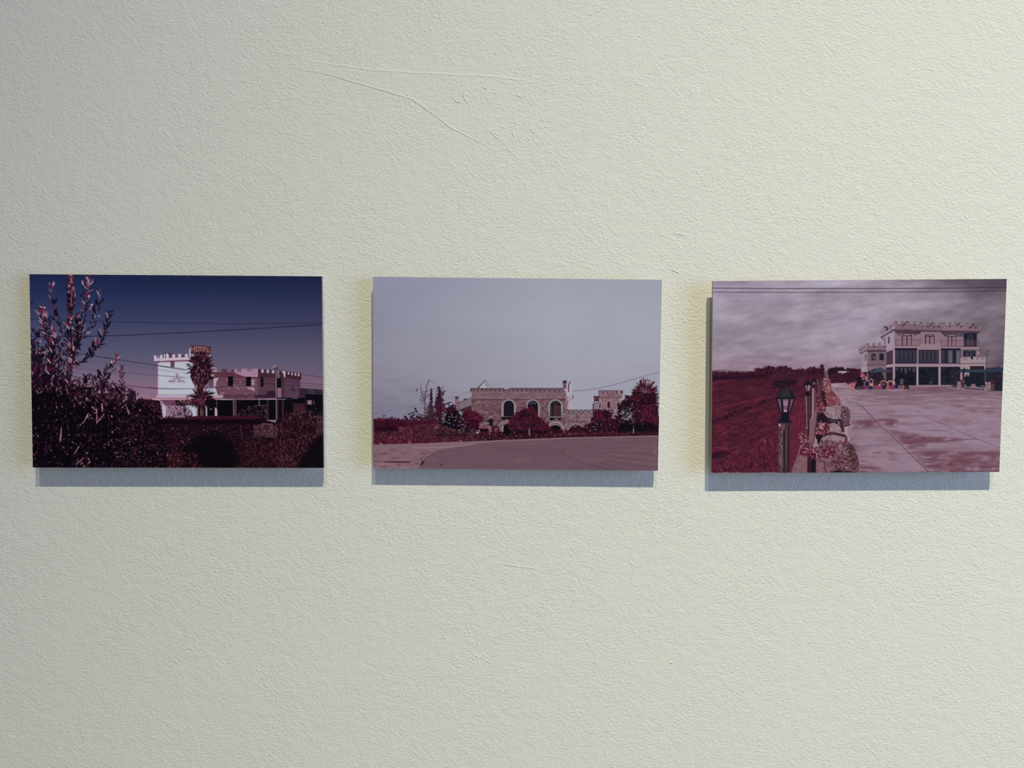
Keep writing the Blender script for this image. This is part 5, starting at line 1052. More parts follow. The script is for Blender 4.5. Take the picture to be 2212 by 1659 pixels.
    # small tower at the right end
    c.frame(2010, 740, 13.825)
    sm = (150, 128, 136)
    c.poly([(905, 440), (1000, 440), (1010, 500), (1060, 500), (1060, 440), (1100, 430), (1100, 415), (1200, 415), (1210, 495), (1270, 495), (1270, 420), (1370, 420), (1380, 470), (1500, 425), (1520, 470), (1600, 420), (1655, 425), (1655, 790), (890, 780), (890, 480)], sm)
    c.rect(1210, 425, 1262, 490, (30, 26, 36)); c.line([(960, 515), (1000, 505), (1000, 450)], 1, (96, 70, 82)); c.line([(1035, 510), (1090, 500), (1090, 450)], 1, (96, 70, 82)); c.line([(1380, 450), (1385, 495), (1440, 495)], 1.1, (96, 66, 80)); c.line([(1520, 455), (1530, 495), (1590, 495)], 1.1, (96, 66, 80)); c.line([(1270, 412), (1500, 418), (1655, 412)], 1, (120, 86, 98))
    c.line([(895, 625), (1140, 612), (1655, 608)], 1.1, (66, 38, 50)); c.rect(1180, 690, 1605, 900, (34, 24, 34)); c.rect(1410, 260, 1450, 320, (186, 150, 156)); c.rect(1350, 290, 1420, 420, (124, 96, 108)); c.line([(1440, 265), (1500, 265)], 1, (110, 80, 92)); c.line([(1440, 330), (1500, 400)], .8, (140, 100, 112))
    c.line([(1660, 720), (1680, 330), (1700, 260), (1725, 230)], 1.1, (50, 36, 54)); c.line([(1680, 640), (2130, 615)], .7, (96, 70, 84), .7)
    c.rect(1655, 745, 2150, 1440, (30, 26, 40)); c.poly([(1640, 760), (2170, 730), (2170, 860), (1640, 870)], (40, 50, 70)); c.line([(1880, 790), (2060, 690)], 1.4, (24, 24, 40)); c.line([(1650, 750), (2170, 735)], .9, (34, 26, 42)); c.poly([(860, 880), (860, 820), (920, 790), (1010, 775), (1200, 800), (1420, 790), (1700, 810), (1850, 850), (1850, 900), (1200, 900)], (42, 54, 74)); c.poly([(860, 880), (1200, 885), (1850, 870), (1850, 910), (1200, 905)], (26, 32, 48)); c.line([(900, 795), (1020, 780), (1150, 800)], 1, (16, 12, 24)); c.line([(1005, 740), (990, 1100)], 2.0, (26, 12, 22))
    c.rect(885, 885, 955, 1110, (146, 120, 134)); c.poly([(1010, 885), (1175, 885), (1175, 1000), (1100, 1020), (1010, 1000)], (146, 122, 134)); c.rect(1590, 910, 1640, 1140, (118, 96, 108)); c.line([(975, 880), (980, 1110)], 2.6, (34, 14, 24))
    ev = [(1010, 1060), (1060, 980), (1150, 1010), (1180, 890), (1590, 900), (1620, 1040), (1620, 1260), (1600, 1300), (1100, 1290), (1020, 1200)]
    c.poly(ev, (18, 22, 32)); c.ragged(ev, (18, 20, 30), 1.4, (2, 4), (1.2, 2.4), 1.4); c.scatter(ev, [(2, (26, 30, 42)), (2, (14, 16, 26)), (.4, (50, 34, 50))], 160, (2, 4), (1, 2))
    c.scatter([(1650, 870), (2150, 870), (2140, 1300), (1650, 1160)], [(3, (36, 28, 44)), (2, (22, 18, 32)), (1, (58, 42, 58))], 300, (2, 4), (1, 2)); c.scatter([(640, 780), (760, 700), (850, 820), (860, 1290), (650, 1290), (590, 900)], [(2, (44, 34, 50)), (2, (26, 22, 36)), (1, (66, 52, 68))], 260, (2, 4.5), (1, 1.8), (-30, 30))
    c.scatter([(800, 1130), (950, 1100), (1000, 1150), (820, 1180)], [(1, (60, 22, 32))], 30, (2, 4), (1, 2)); bricks(c, [(800, 1150), (910, 1150), (910, 1345), (790, 1345)], (134, 110, 116), 2.4, 3.4, .14, (92, 62, 72)); c.poly([(910, 1150), (1000, 1180), (1010, 1320), (910, 1340)], (62, 36, 46)); bricks(c, [(1640, 1170), (1800, 1170), (1800, 1430), (1640, 1430)], (140, 118, 122), 2.6, 5, .14, (96, 66, 76)); c.poly([(1800, 1170), (1905, 1170), (1905, 1430), (1800, 1430)], (82, 52, 62)); c.scatter([(1800, 1120), (1900, 1110), (1890, 1240), (1830, 1250)], [(1, (70, 24, 36))], 30, (2, 4), (1.4, 2.4)); c.rect(1905, 1190, 2130, 1440, (28, 24, 36)); c.scatter([(1880, 1100), (2140, 1080), (2130, 1200), (1900, 1220)], [(1, (52, 28, 40)), (1, (30, 22, 34))], 60, (2, 4), (1.2, 2.2))
    c.poly([(1215, 1230), (1330, 1225), (1370, 1330), (1215, 1340)], (124, 102, 108)); c.rect(1520, 1270, 1600, 1390, (104, 96, 106)); c.rect(1560, 1300, 1590, 1340, (24, 20, 30)); c.line([(1010, 1325), (1100, 1335)], 1.6, (120, 112, 116)); c.line([(1385, 1360), (1480, 1370)], 1.8, (120, 114, 120)); c.line([(1010, 1345), (1600, 1400)], 1.6, (26, 16, 26)); c.line([(640, 1305), (780, 1315)], 1.8, (30, 16, 26)); c.line([(640, 1275), (700, 1290)], 1.6, (110, 96, 106))
    # --- things in front of the wing
    c.frame(1840, 770, 13.825)
    c.scatter([(-150, 380), (0, 360), (260, 380), (260, 480), (300, 640), (130, 960), (-150, 760)], [(3, (54, 14, 30)), (2, (34, 10, 24)), (1, (78, 24, 42))], 320, (2, 4.5), (1.4, 2.6)); c.poly([(120, 640), (220, 600), (320, 640), (400, 780), (330, 880), (130, 880)], (22, 16, 26)); c.scatter([(120, 640), (320, 620), (400, 780), (330, 880), (130, 880)], [(1, (20, 16, 26)), (1, (40, 18, 30))], 80, (2, 4), (1.2, 2.2))
    c.rect(500, 480, 1010, 860, (50, 34, 44)); c.texture([(500, 480), (1010, 480), (1010, 860), (500, 860)], (28, 20, 30), .8, (8, 10), 3, lo=-.2, hi=.3); c.poly([(900, 480), (1010, 480), (1010, 700), (960, 640)], (110, 84, 94), .8); c.poly([(700, 860), (860, 700), (960, 860)], (60, 28, 36), .6)
    c.rect(1040, 480, 1220, 860, (34, 28, 36)); c.poly([(450, 470), (560, 410), (710, 345), (730, 360), (860, 335), (1000, 390), (1200, 450), (1180, 465), (900, 460), (540, 470)], (58, 62, 82)); c.poly([(560, 410), (710, 345), (720, 380), (600, 440)], (28, 28, 44)); c.poly([(450, 465), (540, 462), (1000, 455), (1000, 470), (540, 485), (450, 480)], (30, 34, 48)); c.line([(740, 380), (860, 335), (880, 330)], 1.2, (36, 22, 40)); c.line([(515, 430), (515, 700)], 2.2, (20, 14, 24)); c.line([(560, 462), (860, 380)], .8, (86, 92, 112))
    c.poly([(235, 455), (360, 460), (370, 520), (250, 515)], (146, 40, 84)); c.poly([(265, 530), (420, 540), (425, 640), (360, 720), (310, 640)], (150, 50, 62)); c.line([(270, 590), (330, 530)], 2, (196, 150, 164)); c.line([(320, 640), (320, 690)], 1.6, (170, 120, 130)); c.disc(398, 500, 1.4, (50, 16, 40)); c.line([(430, 600), (430, 760)], 2, (168, 150, 160)); c.poly([(330, 700), (430, 690), (400, 800), (330, 820)], (30, 22, 40))
    c.poly([(-70, 820), (90, 790), (100, 1000), (0, 1000), (-70, 900)], (168, 96, 100)); c.scatter([(-150, 780), (140, 740), (120, 880), (-60, 900), (-150, 840)], [(1, (200, 150, 158)), (1, (150, 70, 84)), (1, (84, 30, 44))], 60, (2, 4), (1.2, 2.2)); c.rect(90, 860, 160, 970, (34, 16, 40)); c.poly([(160, 880), (320, 860), (330, 960), (170, 970)], (66, 36, 46)); c.line([(160, 948), (320, 960)], 1.4, (116, 92, 96)); c.line([(160, 975), (320, 978)], 1.4, (14, 8, 16))
    c.rect(355, 870, 495, 980, (122, 38, 96)); c.rect(320, 870, 370, 975, (96, 26, 60)); c.rect(395, 750, 500, 870, (26, 22, 52)); c.disc(375, 780, 2, (130, 110, 134))
    c.poly([(520, 880), (520, 700), (560, 660), (610, 660), (645, 700), (640, 870)], (160, 104, 116)); c.disc(578, 740, 3.0, (28, 20, 40), ry=3.8); c.rect(545, 810, 625, 870, (186, 140, 90)); c.rect(505, 870, 630, 965, (18, 30, 62)); c.rect(585, 895, 605, 915, (130, 100, 70))
    c.rect(640, 865, 760, 975, (134, 64, 60)); c.rect(755, 865, 885, 975, (156, 48, 94)); 
    for x in range(650, 880, 30):
        c.line([(x, 870), (x, 970)], .6, (90, 34, 54), .7)
    c.disc(825, 845, 2, (190, 150, 160)); c.leaf(855, 810, 4, 1.6, 100, (190, 150, 160))
    c.poly([(895, 960), (895, 770), (960, 720), (1020, 770), (1020, 960)], (30, 24, 46)); c.line([(865, 765), (950, 712), (1030, 760)], 1.9, (170, 130, 110)); c.disc(955, 820, 2, (120, 116, 120)); c.rect(895, 880, 1020, 955, (20, 34, 70)); c.rect(895, 790, 915, 880, (110, 70, 66))
    c.poly([(1035, 960), (1035, 770), (1110, 720), (1230, 770), (1230, 870), (1110, 880), (1110, 960)], (150, 72, 60)); c.poly([(1110, 860), (1110, 780), (1150, 745), (1205, 790), (1205, 860)], (30, 24, 40)); c.line([(1045, 765), (1140, 710), (1235, 760)], 1.9, (186, 134, 110)); c.rect(1115, 855, 1270, 970, (140, 44, 76)); c.rect(1225, 820, 1275, 940, (126, 46, 100)); c.poly([(1275, 940), (1275, 870), (1330, 820), (1390, 860), (1400, 945)], (24, 32, 74)); c.rect(1430, 850, 1520, 950, (122, 58, 60)); c.poly([(1560, 945), (1570, 850), (1700, 840), (1710, 940)], (44, 24, 32)); c.line([(1570, 900), (1640, 915)], 1.2, (110, 86, 92)); c.line([(1560, 950), (1710, 948)], 1.4, (26, 14, 20))
    for x in range(1125, 1270, 28):
        c.line([(x, 870), (x, 965)], .6, (90, 30, 60), .7)
    c.leaf(1290, 660, 7, 2, 100, (30, 24, 32)); c.leaf(1280, 720, 5, 1.6, 80, (30, 24, 32))
    c.line([(1720, 850), (1980, 862)], 1.0, (120, 96, 106)); c.line([(1310, 845), (1900, 850)], 1.2, (20, 16, 24))
    # --- fence, lamps and rocks
    c.frame(1640, 800, 9.217)
    c.poly([(1310, 90), (1360, 100), (1410, 200), (1440, 350), (1460, 400), (1600, 560), (1620, 610), (1500, 700), (1340, 720), (1240, 640), (1140, 640), (1110, 400), (1200, 260), (1290, 160)], (110, 56, 64))
    c.scatter([(1310, 95), (1360, 110), (1420, 240), (1430, 400), (1220, 420), (1260, 240)], [(3, (150, 96, 102)), (2, (104, 46, 56)), (1, (60, 22, 36)), (1, (174, 130, 136))], 170, (2.5, 5), (1.6, 3)); c.scatter([(1150, 280), (1280, 240), (1300, 700), (1120, 640), (1110, 400)], [(2, (84, 30, 46)), (1, (124, 66, 76)), (2, (46, 16, 32))], 200, (2.5, 5), (1.6, 3))
    rk1 = [(1290, 430), (1340, 390), (1420, 400), (1520, 460), (1600, 560), (1620, 610), (1560, 670), (1480, 710), (1360, 720), (1290, 640), (1260, 540)]
    c.poly(rk1, (128, 62, 68)); c.scatter(rk1, [(3, (138, 76, 82)), (3, (98, 42, 54)), (1, (154, 100, 104))], 150, (4, 8), (1.6, 3), (-30, 60)); c.scatter([(1240, 420), (1300, 440), (1340, 720), (1270, 700)], [(1, (44, 16, 34))], 60, (3, 6), (2, 3))
    c.scatter([(1110, 620), (1240, 580), (1340, 760), (1300, 860), (1120, 840)], [(2, (124, 46, 60)), (2, (76, 22, 40)), (1, (150, 84, 92))], 130, (3, 6), (1.8, 3)); c.poly([(1180, 850), (1290, 830), (1400, 960), (1560, 1000), (1600, 1180), (1500, 1260), (1300, 1330), (1140, 1370), (1110, 1280), (1150, 1000)], (34, 16, 30)); c.poly([(1340, 960), (1640, 970), (1640, 1020), (1440, 1030)], (60, 44, 56))
    rk2 = [(1280, 840), (1350, 790), (1380, 720), (1480, 700), (1560, 700), (1560, 650), (1660, 680), (1760, 730), (1820, 820), (1825, 880), (1800, 1000), (1790, 1080), (1720, 1110), (1650, 980), (1560, 940), (1400, 950), (1320, 900)]
    c.poly(rk2, (126, 100, 108)); c.texture(rk2, (148, 124, 134), .8, (9, 6), 3, lo=-.2, hi=.3); c.poly([(1660, 700), (1760, 730), (1825, 830), (1790, 1090), (1710, 1110), (1650, 980), (1620, 900), (1640, 780)], (92, 62, 72)); c.scatter([(1640, 700), (1820, 800), (1800, 1090), (1660, 1000), (1620, 880)], [(2, (80, 52, 62)), (1, (112, 84, 92)), (1, (62, 36, 48))], 90, (2.5, 5), (1.4, 2.8)); c.scatter(rk2, [(1, (112, 82, 92)), (1, (158, 134, 142)), (.5, (74, 46, 58))], 80, (2, 4), (1.2, 2.2)); c.line([(1330, 930), (1480, 975), (1640, 965)], 2.0, (50, 32, 44)); c.disc(1640, 905, 2.8, (70, 42, 52)); c.disc(1600, 665, 3.4, (66, 26, 36), ry=2)
    c.line([(1700, 1110), (1800, 1080)], 2.4, (44, 20, 32)); c.poly([(1600, 980), (1680, 1000), (1700, 1220), (1640, 1240), (1590, 1100)], (62, 36, 48))
    c.scatter([(1150, 1010), (1400, 1040), (1400, 1200), (1260, 1290), (1130, 1260)], [(3, (122, 42, 56)), (2, (62, 18, 34)), (1, (168, 130, 136))], 190, (3, 6), (1.8, 3)); rk3 = [(1400, 1070), (1490, 1035), (1560, 1070), (1630, 1150), (1640, 1220), (1540, 1240), (1400, 1220), (1330, 1260), (1400, 1180)]
    c.poly(rk3, (138, 112, 120)); c.scatter(rk3, [(1, (154, 130, 136)), (1, (120, 84, 94))], 60, (2.5, 5), (1.4, 2.6)); c.scatter([(1190, 1050), (1290, 1060), (1280, 1180), (1200, 1160)], [(1, (172, 140, 146)), (1, (130, 70, 84))], 34, (2.5, 4.5), (2, 3))
    c.line([(1330, 1260), (1500, 1255), (1700, 1300)], 5.0, (70, 36, 46)); c.line([(1520, 1250), (1700, 1290)], 4.4, (60, 28, 38)); c.poly([(1150, 1340), (1330, 1290), (1250, 1340), (1200, 1440), (1170, 1480)], (18, 10, 20)); c.poly([(1700, 1280), (1750, 1320), (1760, 1420), (1720, 1400)], (60, 34, 44))
    rk4 = [(1210, 1400), (1260, 1320), (1380, 1280), (1500, 1300), (1680, 1330), (1750, 1400), (1860, 1460), (1890, 1560), (1960, 1700), (2000, 1900), (1960, 2080), (1900, 2150), (1180, 2150), (1180, 1500)]
    c.poly(rk4, (100, 66, 76)); c.poly([(1220, 1390), (1270, 1325), (1380, 1285), (1520, 1305), (1700, 1350), (1700, 1420), (1480, 1440), (1300, 1440)], (138, 116, 124)); c.texture(rk4, (118, 88, 94), .6, (9, 8), 3, lo=-.1, hi=.4)
    c.scatter([(1210, 1380), (1700, 1400), (1850, 1500), (1950, 1800), (1980, 2050), (1500, 2100), (1200, 1900)], [(3, (112, 50, 62)), (2, (66, 24, 38)), (1.8, (130, 98, 106)), (1, (112, 34, 54)), (1, (46, 22, 32))], 520, (3, 6.5), (1.6, 3.2)); c.scatter([(1480, 1400), (1760, 1500), (1800, 1700), (1600, 1720), (1480, 1600)], [(2, (128, 102, 108)), (2, (96, 64, 72)), (1, (66, 38, 46))], 120, (3, 5), (2, 3.2)); c.scatter([(1750, 1450), (1890, 1520), (2000, 1900), (1940, 2080), (1840, 1900)], [(2, (76, 44, 52)), (2, (46, 22, 32)), (1, (120, 92, 98))], 190, (3, 5), (1.4, 2.6)); c.line([(1780, 1420), (1830, 1390), (1850, 1370)], 1.2, (70, 30, 42))
    # fence rail and far posts
    c.line([(1300, 110), (1190, 170)], 2.2, (30, 20, 34)); c.line([(1230, 160), (1200, 420)], 3.0, (66, 46, 58)); c.line([(1180, 200), (1190, 500)], 1.6, (96, 66, 76)); c.line([(1160, 180), (1160, 260)], 1.4, (150, 130, 140))
    c.poly([(1055, 350), (1120, 350), (1150, 900), (1060, 1100), (1040, 900)], (104, 76, 84)); c.line([(1070, 360), (1066, 880)], 1.8, (168, 144, 150)); c.line([(1110, 360), (1120, 800)], 1.6, (62, 40, 50)); c.line([(1050, 380), (1040, 900)], 1.0, (70, 34, 48))
    c.poly([(1110, 820), (1160, 810), (1160, 900), (1110, 1200), (1080, 1480), (980, 1480), (1000, 1100), (1080, 900)], (118, 84, 92)); c.line([(1150, 830), (1140, 1000), (1100, 1300), (1080, 1460)], 1.8, (70, 40, 50)); c.line([(1060, 900), (1010, 1040), (1010, 1280)], 1.6, (170, 142, 148)); c.texture([(1010, 1000), (1110, 950), (1090, 1480), (990, 1480)], (134, 60, 70), .6, (2, 10), 2, lo=-.1, hi=.4)
    c.poly([(1040, 180), (1140, 180), (1150, 205), (1120, 225), (1108, 290), (1108, 350), (1066, 350), (1068, 290), (1056, 225)], (22, 18, 30)); c.rect(1078, 225, 1092, 280, (140, 120, 134)); c.rect(1098, 225, 1110, 280, (120, 96, 112)); c.leaf(1120, 140, 4, 2, 90, (16, 14, 26)); c.poly([(1060, 180), (1080, 160), (1130, 160), (1145, 185)], (24, 22, 34)); c.line([(1150, 240), (1200, 180)], 1.4, (20, 16, 26))
    # second lamp
    c.poly([(915, 500), (1005, 500), (1010, 1000), (1010, 1300), (940, 1280), (940, 900)], (56, 36, 44)); c.line([(935, 515), (950, 900), (955, 1140)], 3.4, (116, 94, 106)); c.line([(960, 520), (970, 1100)], 1.6, (30, 18, 26)); c.line([(996, 520), (1000, 1000)], 1.4, (90, 60, 70)); c.leaf(932, 1145, 7, 2.6, 0, (178, 140, 142)); c.line([(938, 1150), (945, 1300)], 1.4, (110, 74, 84))
    c.poly([(915, 505), (925, 480), (935, 400), (990, 400), (996, 480), (1005, 505)], (14, 12, 24)); c.poly([(896, 282), (1040, 282), (992, 410), (936, 410)], (128, 92, 110)); c.line([(898, 285), (938, 408)], 1.4, (14, 10, 22)); c.line([(1038, 285), (990, 408)], 1.4, (14, 10, 22)); c.line([(966, 285), (965, 405)], 1.3, (14, 10, 22)); c.rect(912, 282, 938, 300, (20, 14, 26)); c.rect(980, 290, 1004, 400, (176, 150, 166), .7); c.rect(948, 380, 960, 405, (170, 150, 160))
    c.poly([(885, 285), (905, 225), (950, 200), (985, 200), (1025, 230), (1045, 285)], (22, 20, 32)); c.leaf(966, 190, 3.6, 2, 90, (16, 14, 26)); c.line([(888, 286), (1044, 286)], 1.2, (14, 12, 24))
    # near lamp
    c.poly([(372, 1040), (630, 1040), (620, 1500), (600, 2150), (370, 2150), (385, 1500)], (68, 44, 54)); 
    for i in range(34):
        x = 385 + c.rng.rand() * 225; y0 = 1060 + c.rng.rand() * 700; f = (x - 385) / 225
        col = np.array((104, 78, 90)) if f < .35 else (np.array((42, 24, 34)) if .45 < f < .62 or f > .85 else np.array((84, 52, 66)))
        c.line([(x, y0), (x - 4, y0 + c.rng.uniform(120, 500))], c.rng.uniform(.8, 1.6), col * c.rng.uniform(.8, 1.2), .8)
    c.line([(500, 1120), (495, 2150)], 2.4, (28, 16, 24)); c.line([(585, 1080), (580, 2150)], 2.6, (30, 16, 26)); c.poly([(385, 1060), (430, 1060), (425, 1130), (390, 1090)], (170, 150, 156)); c.poly([(430, 1070), (520, 1060), (500, 1200), (460, 1190), (425, 1120)], (100, 56, 56)); c.leaf(450, 1225, 5, 2, -50, (176, 154, 158)); c.leaf(490, 1140, 5, 1.8, -60, (140, 100, 100)); c.disc(445, 1245, 1.2, (20, 10, 16)); c.scatter([(385, 1300), (480, 1300), (470, 2000), (385, 2000)], [(1, (120, 92, 104)), (1, (46, 26, 38))], 60, (4, 10), (.8, 1.4), (80, 100))
    c.poly([(335, 545), (705, 545), (600, 850), (430, 850)], (92, 46, 64)); c.poly([(355, 565), (440, 565), (465, 800), (435, 850)], (112, 66, 86)); c.poly([(610, 565), (690, 565), (600, 830), (560, 840)], (116, 74, 90)); c.poly([(470, 590), (590, 590), (575, 690), (545, 740), (490, 740), (470, 690)], (138, 108, 124)); c.rect(470, 565, 590, 600, (112, 70, 88)); c.rect(485, 700, 560, 790, (118, 74, 92)); c.rect(480, 790, 565, 815, (186, 164, 174))
    bk = (16, 14, 26)
    c.line([(345, 555), (432, 845)], 2.6, bk); c.line([(705, 550), (612, 830), (590, 850)], 2.8, bk); c.line([(450, 560), (470, 830)], 4.4, bk); c.line([(608, 560), (570, 830)], 4.2, bk)
    c.poly([(430, 840), (600, 840), (585, 900), (590, 960), (640, 1010), (630, 1045), (375, 1045), (370, 1015), (420, 970), (440, 900)], (18, 18, 32)); c.line([(380, 1020), (630, 1020)], 1.2, (34, 30, 42))
    c.poly([(325, 530), (345, 500), (370, 440), (420, 400), (470, 372), (600, 372), (650, 400), (690, 460), (715, 520), (740, 532), (700, 565), (350, 560)], (36, 32, 38)); c.poly([(480, 385), (610, 385), (640, 520), (450, 525)], (44, 40, 44)); c.poly([(600, 385), (650, 410), (700, 520), (640, 530)], (24, 24, 36)); c.line([(330, 533), (735, 535)], 1.2, (24, 20, 28)); c.line([(455, 362), (625, 362)], 3.0, (38, 32, 38)); c.poly([(510, 350), (525, 310), (510, 285), (540, 262), (565, 285), (555, 310), (565, 350)], (44, 30, 38)); c.line([(345, 555), (700, 560)], 2.0, (14, 12, 20)); c.line([(470, 395), (430, 520)], .9, (60, 52, 56), .7)
    # blossoms and stone at the foot of the posts
    c.frame(1500, 800, 6.1444)
    c.poly([(1290, 1370), (1300, 1300), (1380, 1130), (1480, 1120), (1600, 1160), (1820, 1150), (1820, 1370)], (122, 86, 96)); c.line([(1300, 1330), (1370, 1150), (1440, 920)], 3.0, (118, 84, 96)); c.texture([(1290, 1370), (1380, 1130), (1480, 1120), (1600, 1160), (1820, 1150), (1820, 1370)], (84, 48, 60), .6, (8, 6), 3, lo=-.1, hi=.4)
    c.rect(1500, 1080, 1550, 1370, (52, 22, 32)); c.rect(1548, 1100, 1612, 1370, (20, 16, 28)); c.line([(1720, 1200), (1750, 1370)], 1.4, (50, 20, 32)); c.line([(1480, 760), (1500, 1100)], 3.6, (84, 56, 62)); c.line([(1560, 1060), (1540, 1200)], 4.0, (60, 26, 38))
    fl = [(3, (164, 122, 126)), (2, (128, 72, 84)), (3, (84, 26, 42)), (2, (40, 14, 26))]
    c.scatter([(1390, 840), (1450, 830), (1500, 900), (1560, 960), (1560, 1080), (1430, 1080), (1410, 920)], fl, 190, (2.5, 5), (1.8, 3)); c.scatter([(1400, 1030), (1640, 1010), (1860, 1000), (1860, 1140), (1600, 1180), (1400, 1120)], [(3, (124, 28, 52)), (2, (84, 18, 38)), (1, (172, 128, 134)), (1, (30, 12, 22))], 300, (2.5, 5.5), (1.6, 3)); c.scatter([(1900, 1180), (2150, 1200), (2160, 1330), (1900, 1340)], [(2, (104, 74, 82)), (2, (56, 32, 40)), (1, (140, 114, 118))], 160, (2.5, 5), (1.4, 2.6)); c.poly([(1810, 1340), (2000, 1310), (2190, 1350), (2190, 1370), (1810, 1370)], (36, 22, 30)); c.line([(1960, 1330), (2060, 1325), (2190, 1352)], 1.6, (120, 86, 96))
    return c.finish(.80, 1.03)


# ---------------------------------------------------------------- the three panels
QUADS = {   # corners TL, TR, BR, BL of each printed face in the room (x, distance off the wall, height above the lens)
    'hotel': [(-0.49251, 0.01, 0.06375), (-0.19414, 0.01, 0.06166), (-0.19399, 0.01461, -0.13473), (-0.49363, 0.01461, -0.13447)],
    'castle': [(-0.14156, 0.01209, 0.06111), (0.15266, 0.01209, 0.05819), (0.15073, 0.01274, -0.13794), (-0.14312, 0.01274, -0.13532)],
    'plaza': [(0.20395, 0.01467, 0.05667), (0.50206, 0.01467, 0.05903), (0.50263, 0.01396, -0.13873), (0.20543, 0.01396, -0.14006)],
}


def srgb_to_linear(c):
    c = c / 255.0
    return np.where(c <= 0.04045, c / 12.92, ((c + 0.055) / 1.055) ** 2.4)


def ink_material(name):
    m, b = principled(name, (.5, .5, .5), 0.42, 0.10)
    a = m.node_tree.nodes.new('ShaderNodeAttribute'); a.attribute_name = 'ink'
    m.node_tree.links.new(a.outputs['Color'], b.inputs['Base Color'])
    g = m.node_tree.nodes.new('ShaderNodeNewGeometry')
    n = m.node_tree.nodes.new('ShaderNodeTexNoise'); n.inputs['Scale'].default_value = 900
    m.node_tree.links.new(g.outputs['Position'], n.inputs['Vector'])
    bp = m.node_tree.nodes.new('ShaderNodeBump'); bp.inputs['Distance'].default_value = 0.00002; bp.inputs['Strength'].default_value = .5
    m.node_tree.links.new(n.outputs[0], bp.inputs['Height']); m.node_tree.links.new(bp.outputs[0], b.inputs['Normal'])
    return m


NU, NV = 720, 474


def frustum_box(name, corners, front, back, inset, mat, parent):
    """a sheet between two depths behind the printed face, corners TL TR BR BL"""
    c = sum(corners, Vector()) / 4
    nrm = (corners[1] - corners[0]).cross(corners[0] - corners[3]).normalized()      # towards the wall or the room
    if nrm.y > 0:
        nrm = -nrm
    V = []
    for dep in (front, back):
        for p in corners:
            q = p + (c - p).normalized() * inset
            V.append(q - nrm * dep)
    F = [(0, 3, 2, 1), (4, 5, 6, 7), (0, 1, 5, 4), (1, 2, 6, 5), (2, 3, 7, 6), (3, 0, 4, 7)]
    o = link_mesh(name, V, F, mat, parent)
    return o


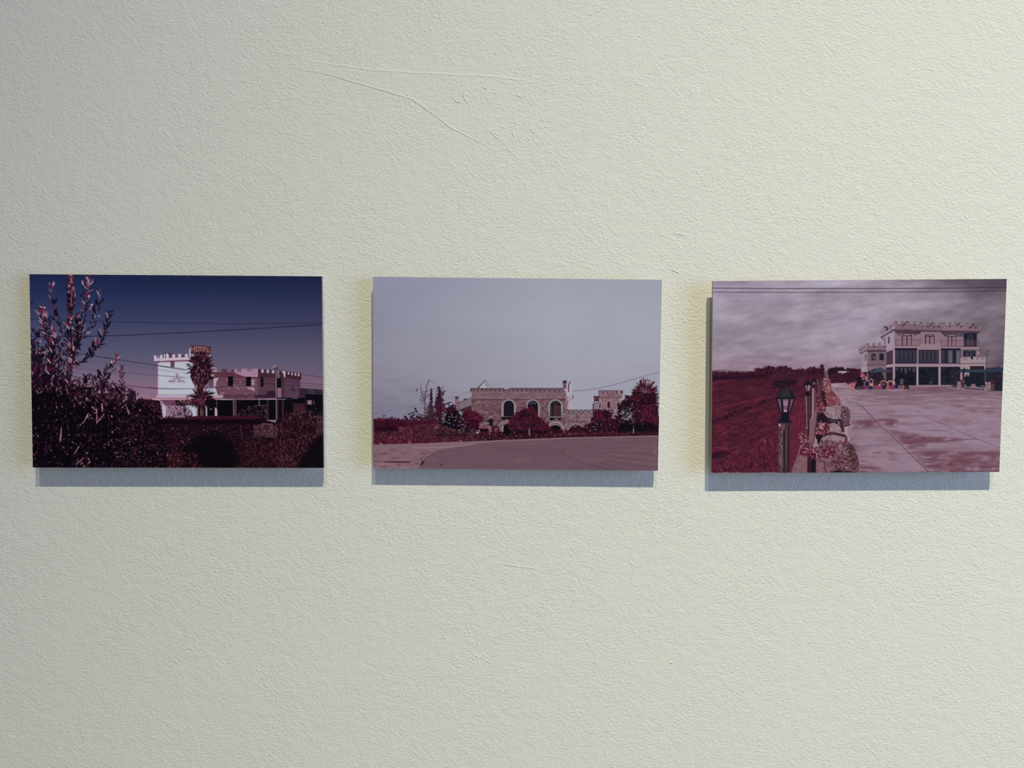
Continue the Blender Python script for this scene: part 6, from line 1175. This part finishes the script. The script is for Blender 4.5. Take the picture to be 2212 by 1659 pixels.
def make_print(key, painter, label, gain):
    Q = [Vector((x, -d, EYE + z)) for x, d, z in QUADS[key]]
    base = (Q[2] + Q[3]) / 2
    root = bpy.data.objects.new('photo_panel', None)
    COL.objects.link(root)
    root.empty_display_size = 0.05
    root.location = (base.x, 0, base.z)
    root['label'] = label; root['category'] = 'photo print'; root['group'] = 'photo prints hung in a row'
    shift = Vector(root.location)
    L = [p - shift for p in Q]
    nrm = (L[1] - L[0]).cross(L[0] - L[3]).normalized()
    if nrm.y > 0:
        nrm = -nrm
    # printed face: a fine grid whose vertices carry the ink
    u, v = np.meshgrid(np.linspace(0, 1, NU + 1), np.linspace(0, 1, NV + 1))
    A = [np.array(p) for p in L]
    u3, v3 = u[..., None], v[..., None]
    P = A[0] * (1 - u3) * (1 - v3) + A[1] * u3 * (1 - v3) + A[2] * u3 * v3 + A[3] * (1 - u3) * v3
    # where the same points lie in the picture being painted
    world_p = P + np.array(shift)
    rel = world_p - np.array((0, -DIST, EYE))
    c, s = math.cos(PITCH), math.sin(PITCH)
    yy = c * rel[..., 1] - s * rel[..., 2]; zz = s * rel[..., 1] + c * rel[..., 2]
    a, b = rel[..., 0] / yy, zz / yy
    c, s = math.cos(ROLL), math.sin(ROLL)
    a, b = c * a + s * b, -s * a + c * b
    X, Y = 1106.0 + FOCAL_PX * a, 829.5 - FOCAL_PX * b
    ink = srgb_to_linear(painter().sample(X, Y))
    g = np.array(gain, float)                       # lamp falloff cancelled in the ink colour: dimmer corners get lighter ink
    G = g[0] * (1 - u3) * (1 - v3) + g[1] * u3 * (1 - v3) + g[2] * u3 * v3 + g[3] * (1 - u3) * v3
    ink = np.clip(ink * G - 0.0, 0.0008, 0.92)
    me = bpy.data.meshes.new('picture')
    n = (NU + 1) * (NV + 1)
    me.vertices.add(n); me.vertices.foreach_set('co', P.reshape(-1).astype(np.float32))
    idx = np.arange(n).reshape(NV + 1, NU + 1)
    quads = np.stack([idx[:-1, :-1], idx[1:, :-1], idx[1:, 1:], idx[:-1, 1:]], -1).reshape(-1, 4)
    me.loops.add(quads.size); me.loops.foreach_set('vertex_index', quads.reshape(-1).astype(np.int32))
    me.polygons.add(len(quads)); me.polygons.foreach_set('loop_start', np.arange(0, quads.size, 4, dtype=np.int32))
    me.update(calc_edges=True)
    at = me.color_attributes.new('ink', 'FLOAT_COLOR', 'POINT')
    rgba = np.ones((n, 4), np.float32); rgba[:, :3] = ink.reshape(-1, 3)
    at.data.foreach_set('color', rgba.reshape(-1))
    me.materials.append(ink_material('printed_ink_' + key))
    pic = bpy.data.objects.new('picture', me); COL.objects.link(pic); pic.parent = root
    t = 0.00006
    frustum_box('front_sheet', L, t, 0.0011, 0.0, alu, root)
    frustum_box('core', L, 0.0011, 0.0031, 0.00012, core_mat, root)
    frustum_box('back_sheet', L, 0.0031, 0.0040, 0.0, alu, root)
    # spacer blocks that hold the panel off the wall
    for fu in (.22, .78):
        for fv in (.22, .78):
            p = Vector(A[0] * (1 - fu) * (1 - fv) + A[1] * fu * (1 - fv) + A[2] * fu * fv + A[3] * (1 - fu) * fv)
            back = p - nrm * 0.0040
            r = 0.018
            V = []
            for sx, sz in ((-r, r), (r, r), (r, -r), (-r, -r)):
                # follow the tilt of the panel so that the block meets its back all over
                yb = back.y + (-(nrm.x * sx + nrm.z * sz) / nrm.y)
                V.append((back.x + sx, yb, back.z + sz))
            V += [(x, 0.0, z) for x, _, z in V]
            link_mesh('spacer_block', V, [(0, 3, 2, 1), (4, 5, 6, 7), (0, 1, 5, 4), (1, 2, 6, 5), (2, 3, 7, 6), (3, 0, 4, 7)], foam_mat, root)
    return root


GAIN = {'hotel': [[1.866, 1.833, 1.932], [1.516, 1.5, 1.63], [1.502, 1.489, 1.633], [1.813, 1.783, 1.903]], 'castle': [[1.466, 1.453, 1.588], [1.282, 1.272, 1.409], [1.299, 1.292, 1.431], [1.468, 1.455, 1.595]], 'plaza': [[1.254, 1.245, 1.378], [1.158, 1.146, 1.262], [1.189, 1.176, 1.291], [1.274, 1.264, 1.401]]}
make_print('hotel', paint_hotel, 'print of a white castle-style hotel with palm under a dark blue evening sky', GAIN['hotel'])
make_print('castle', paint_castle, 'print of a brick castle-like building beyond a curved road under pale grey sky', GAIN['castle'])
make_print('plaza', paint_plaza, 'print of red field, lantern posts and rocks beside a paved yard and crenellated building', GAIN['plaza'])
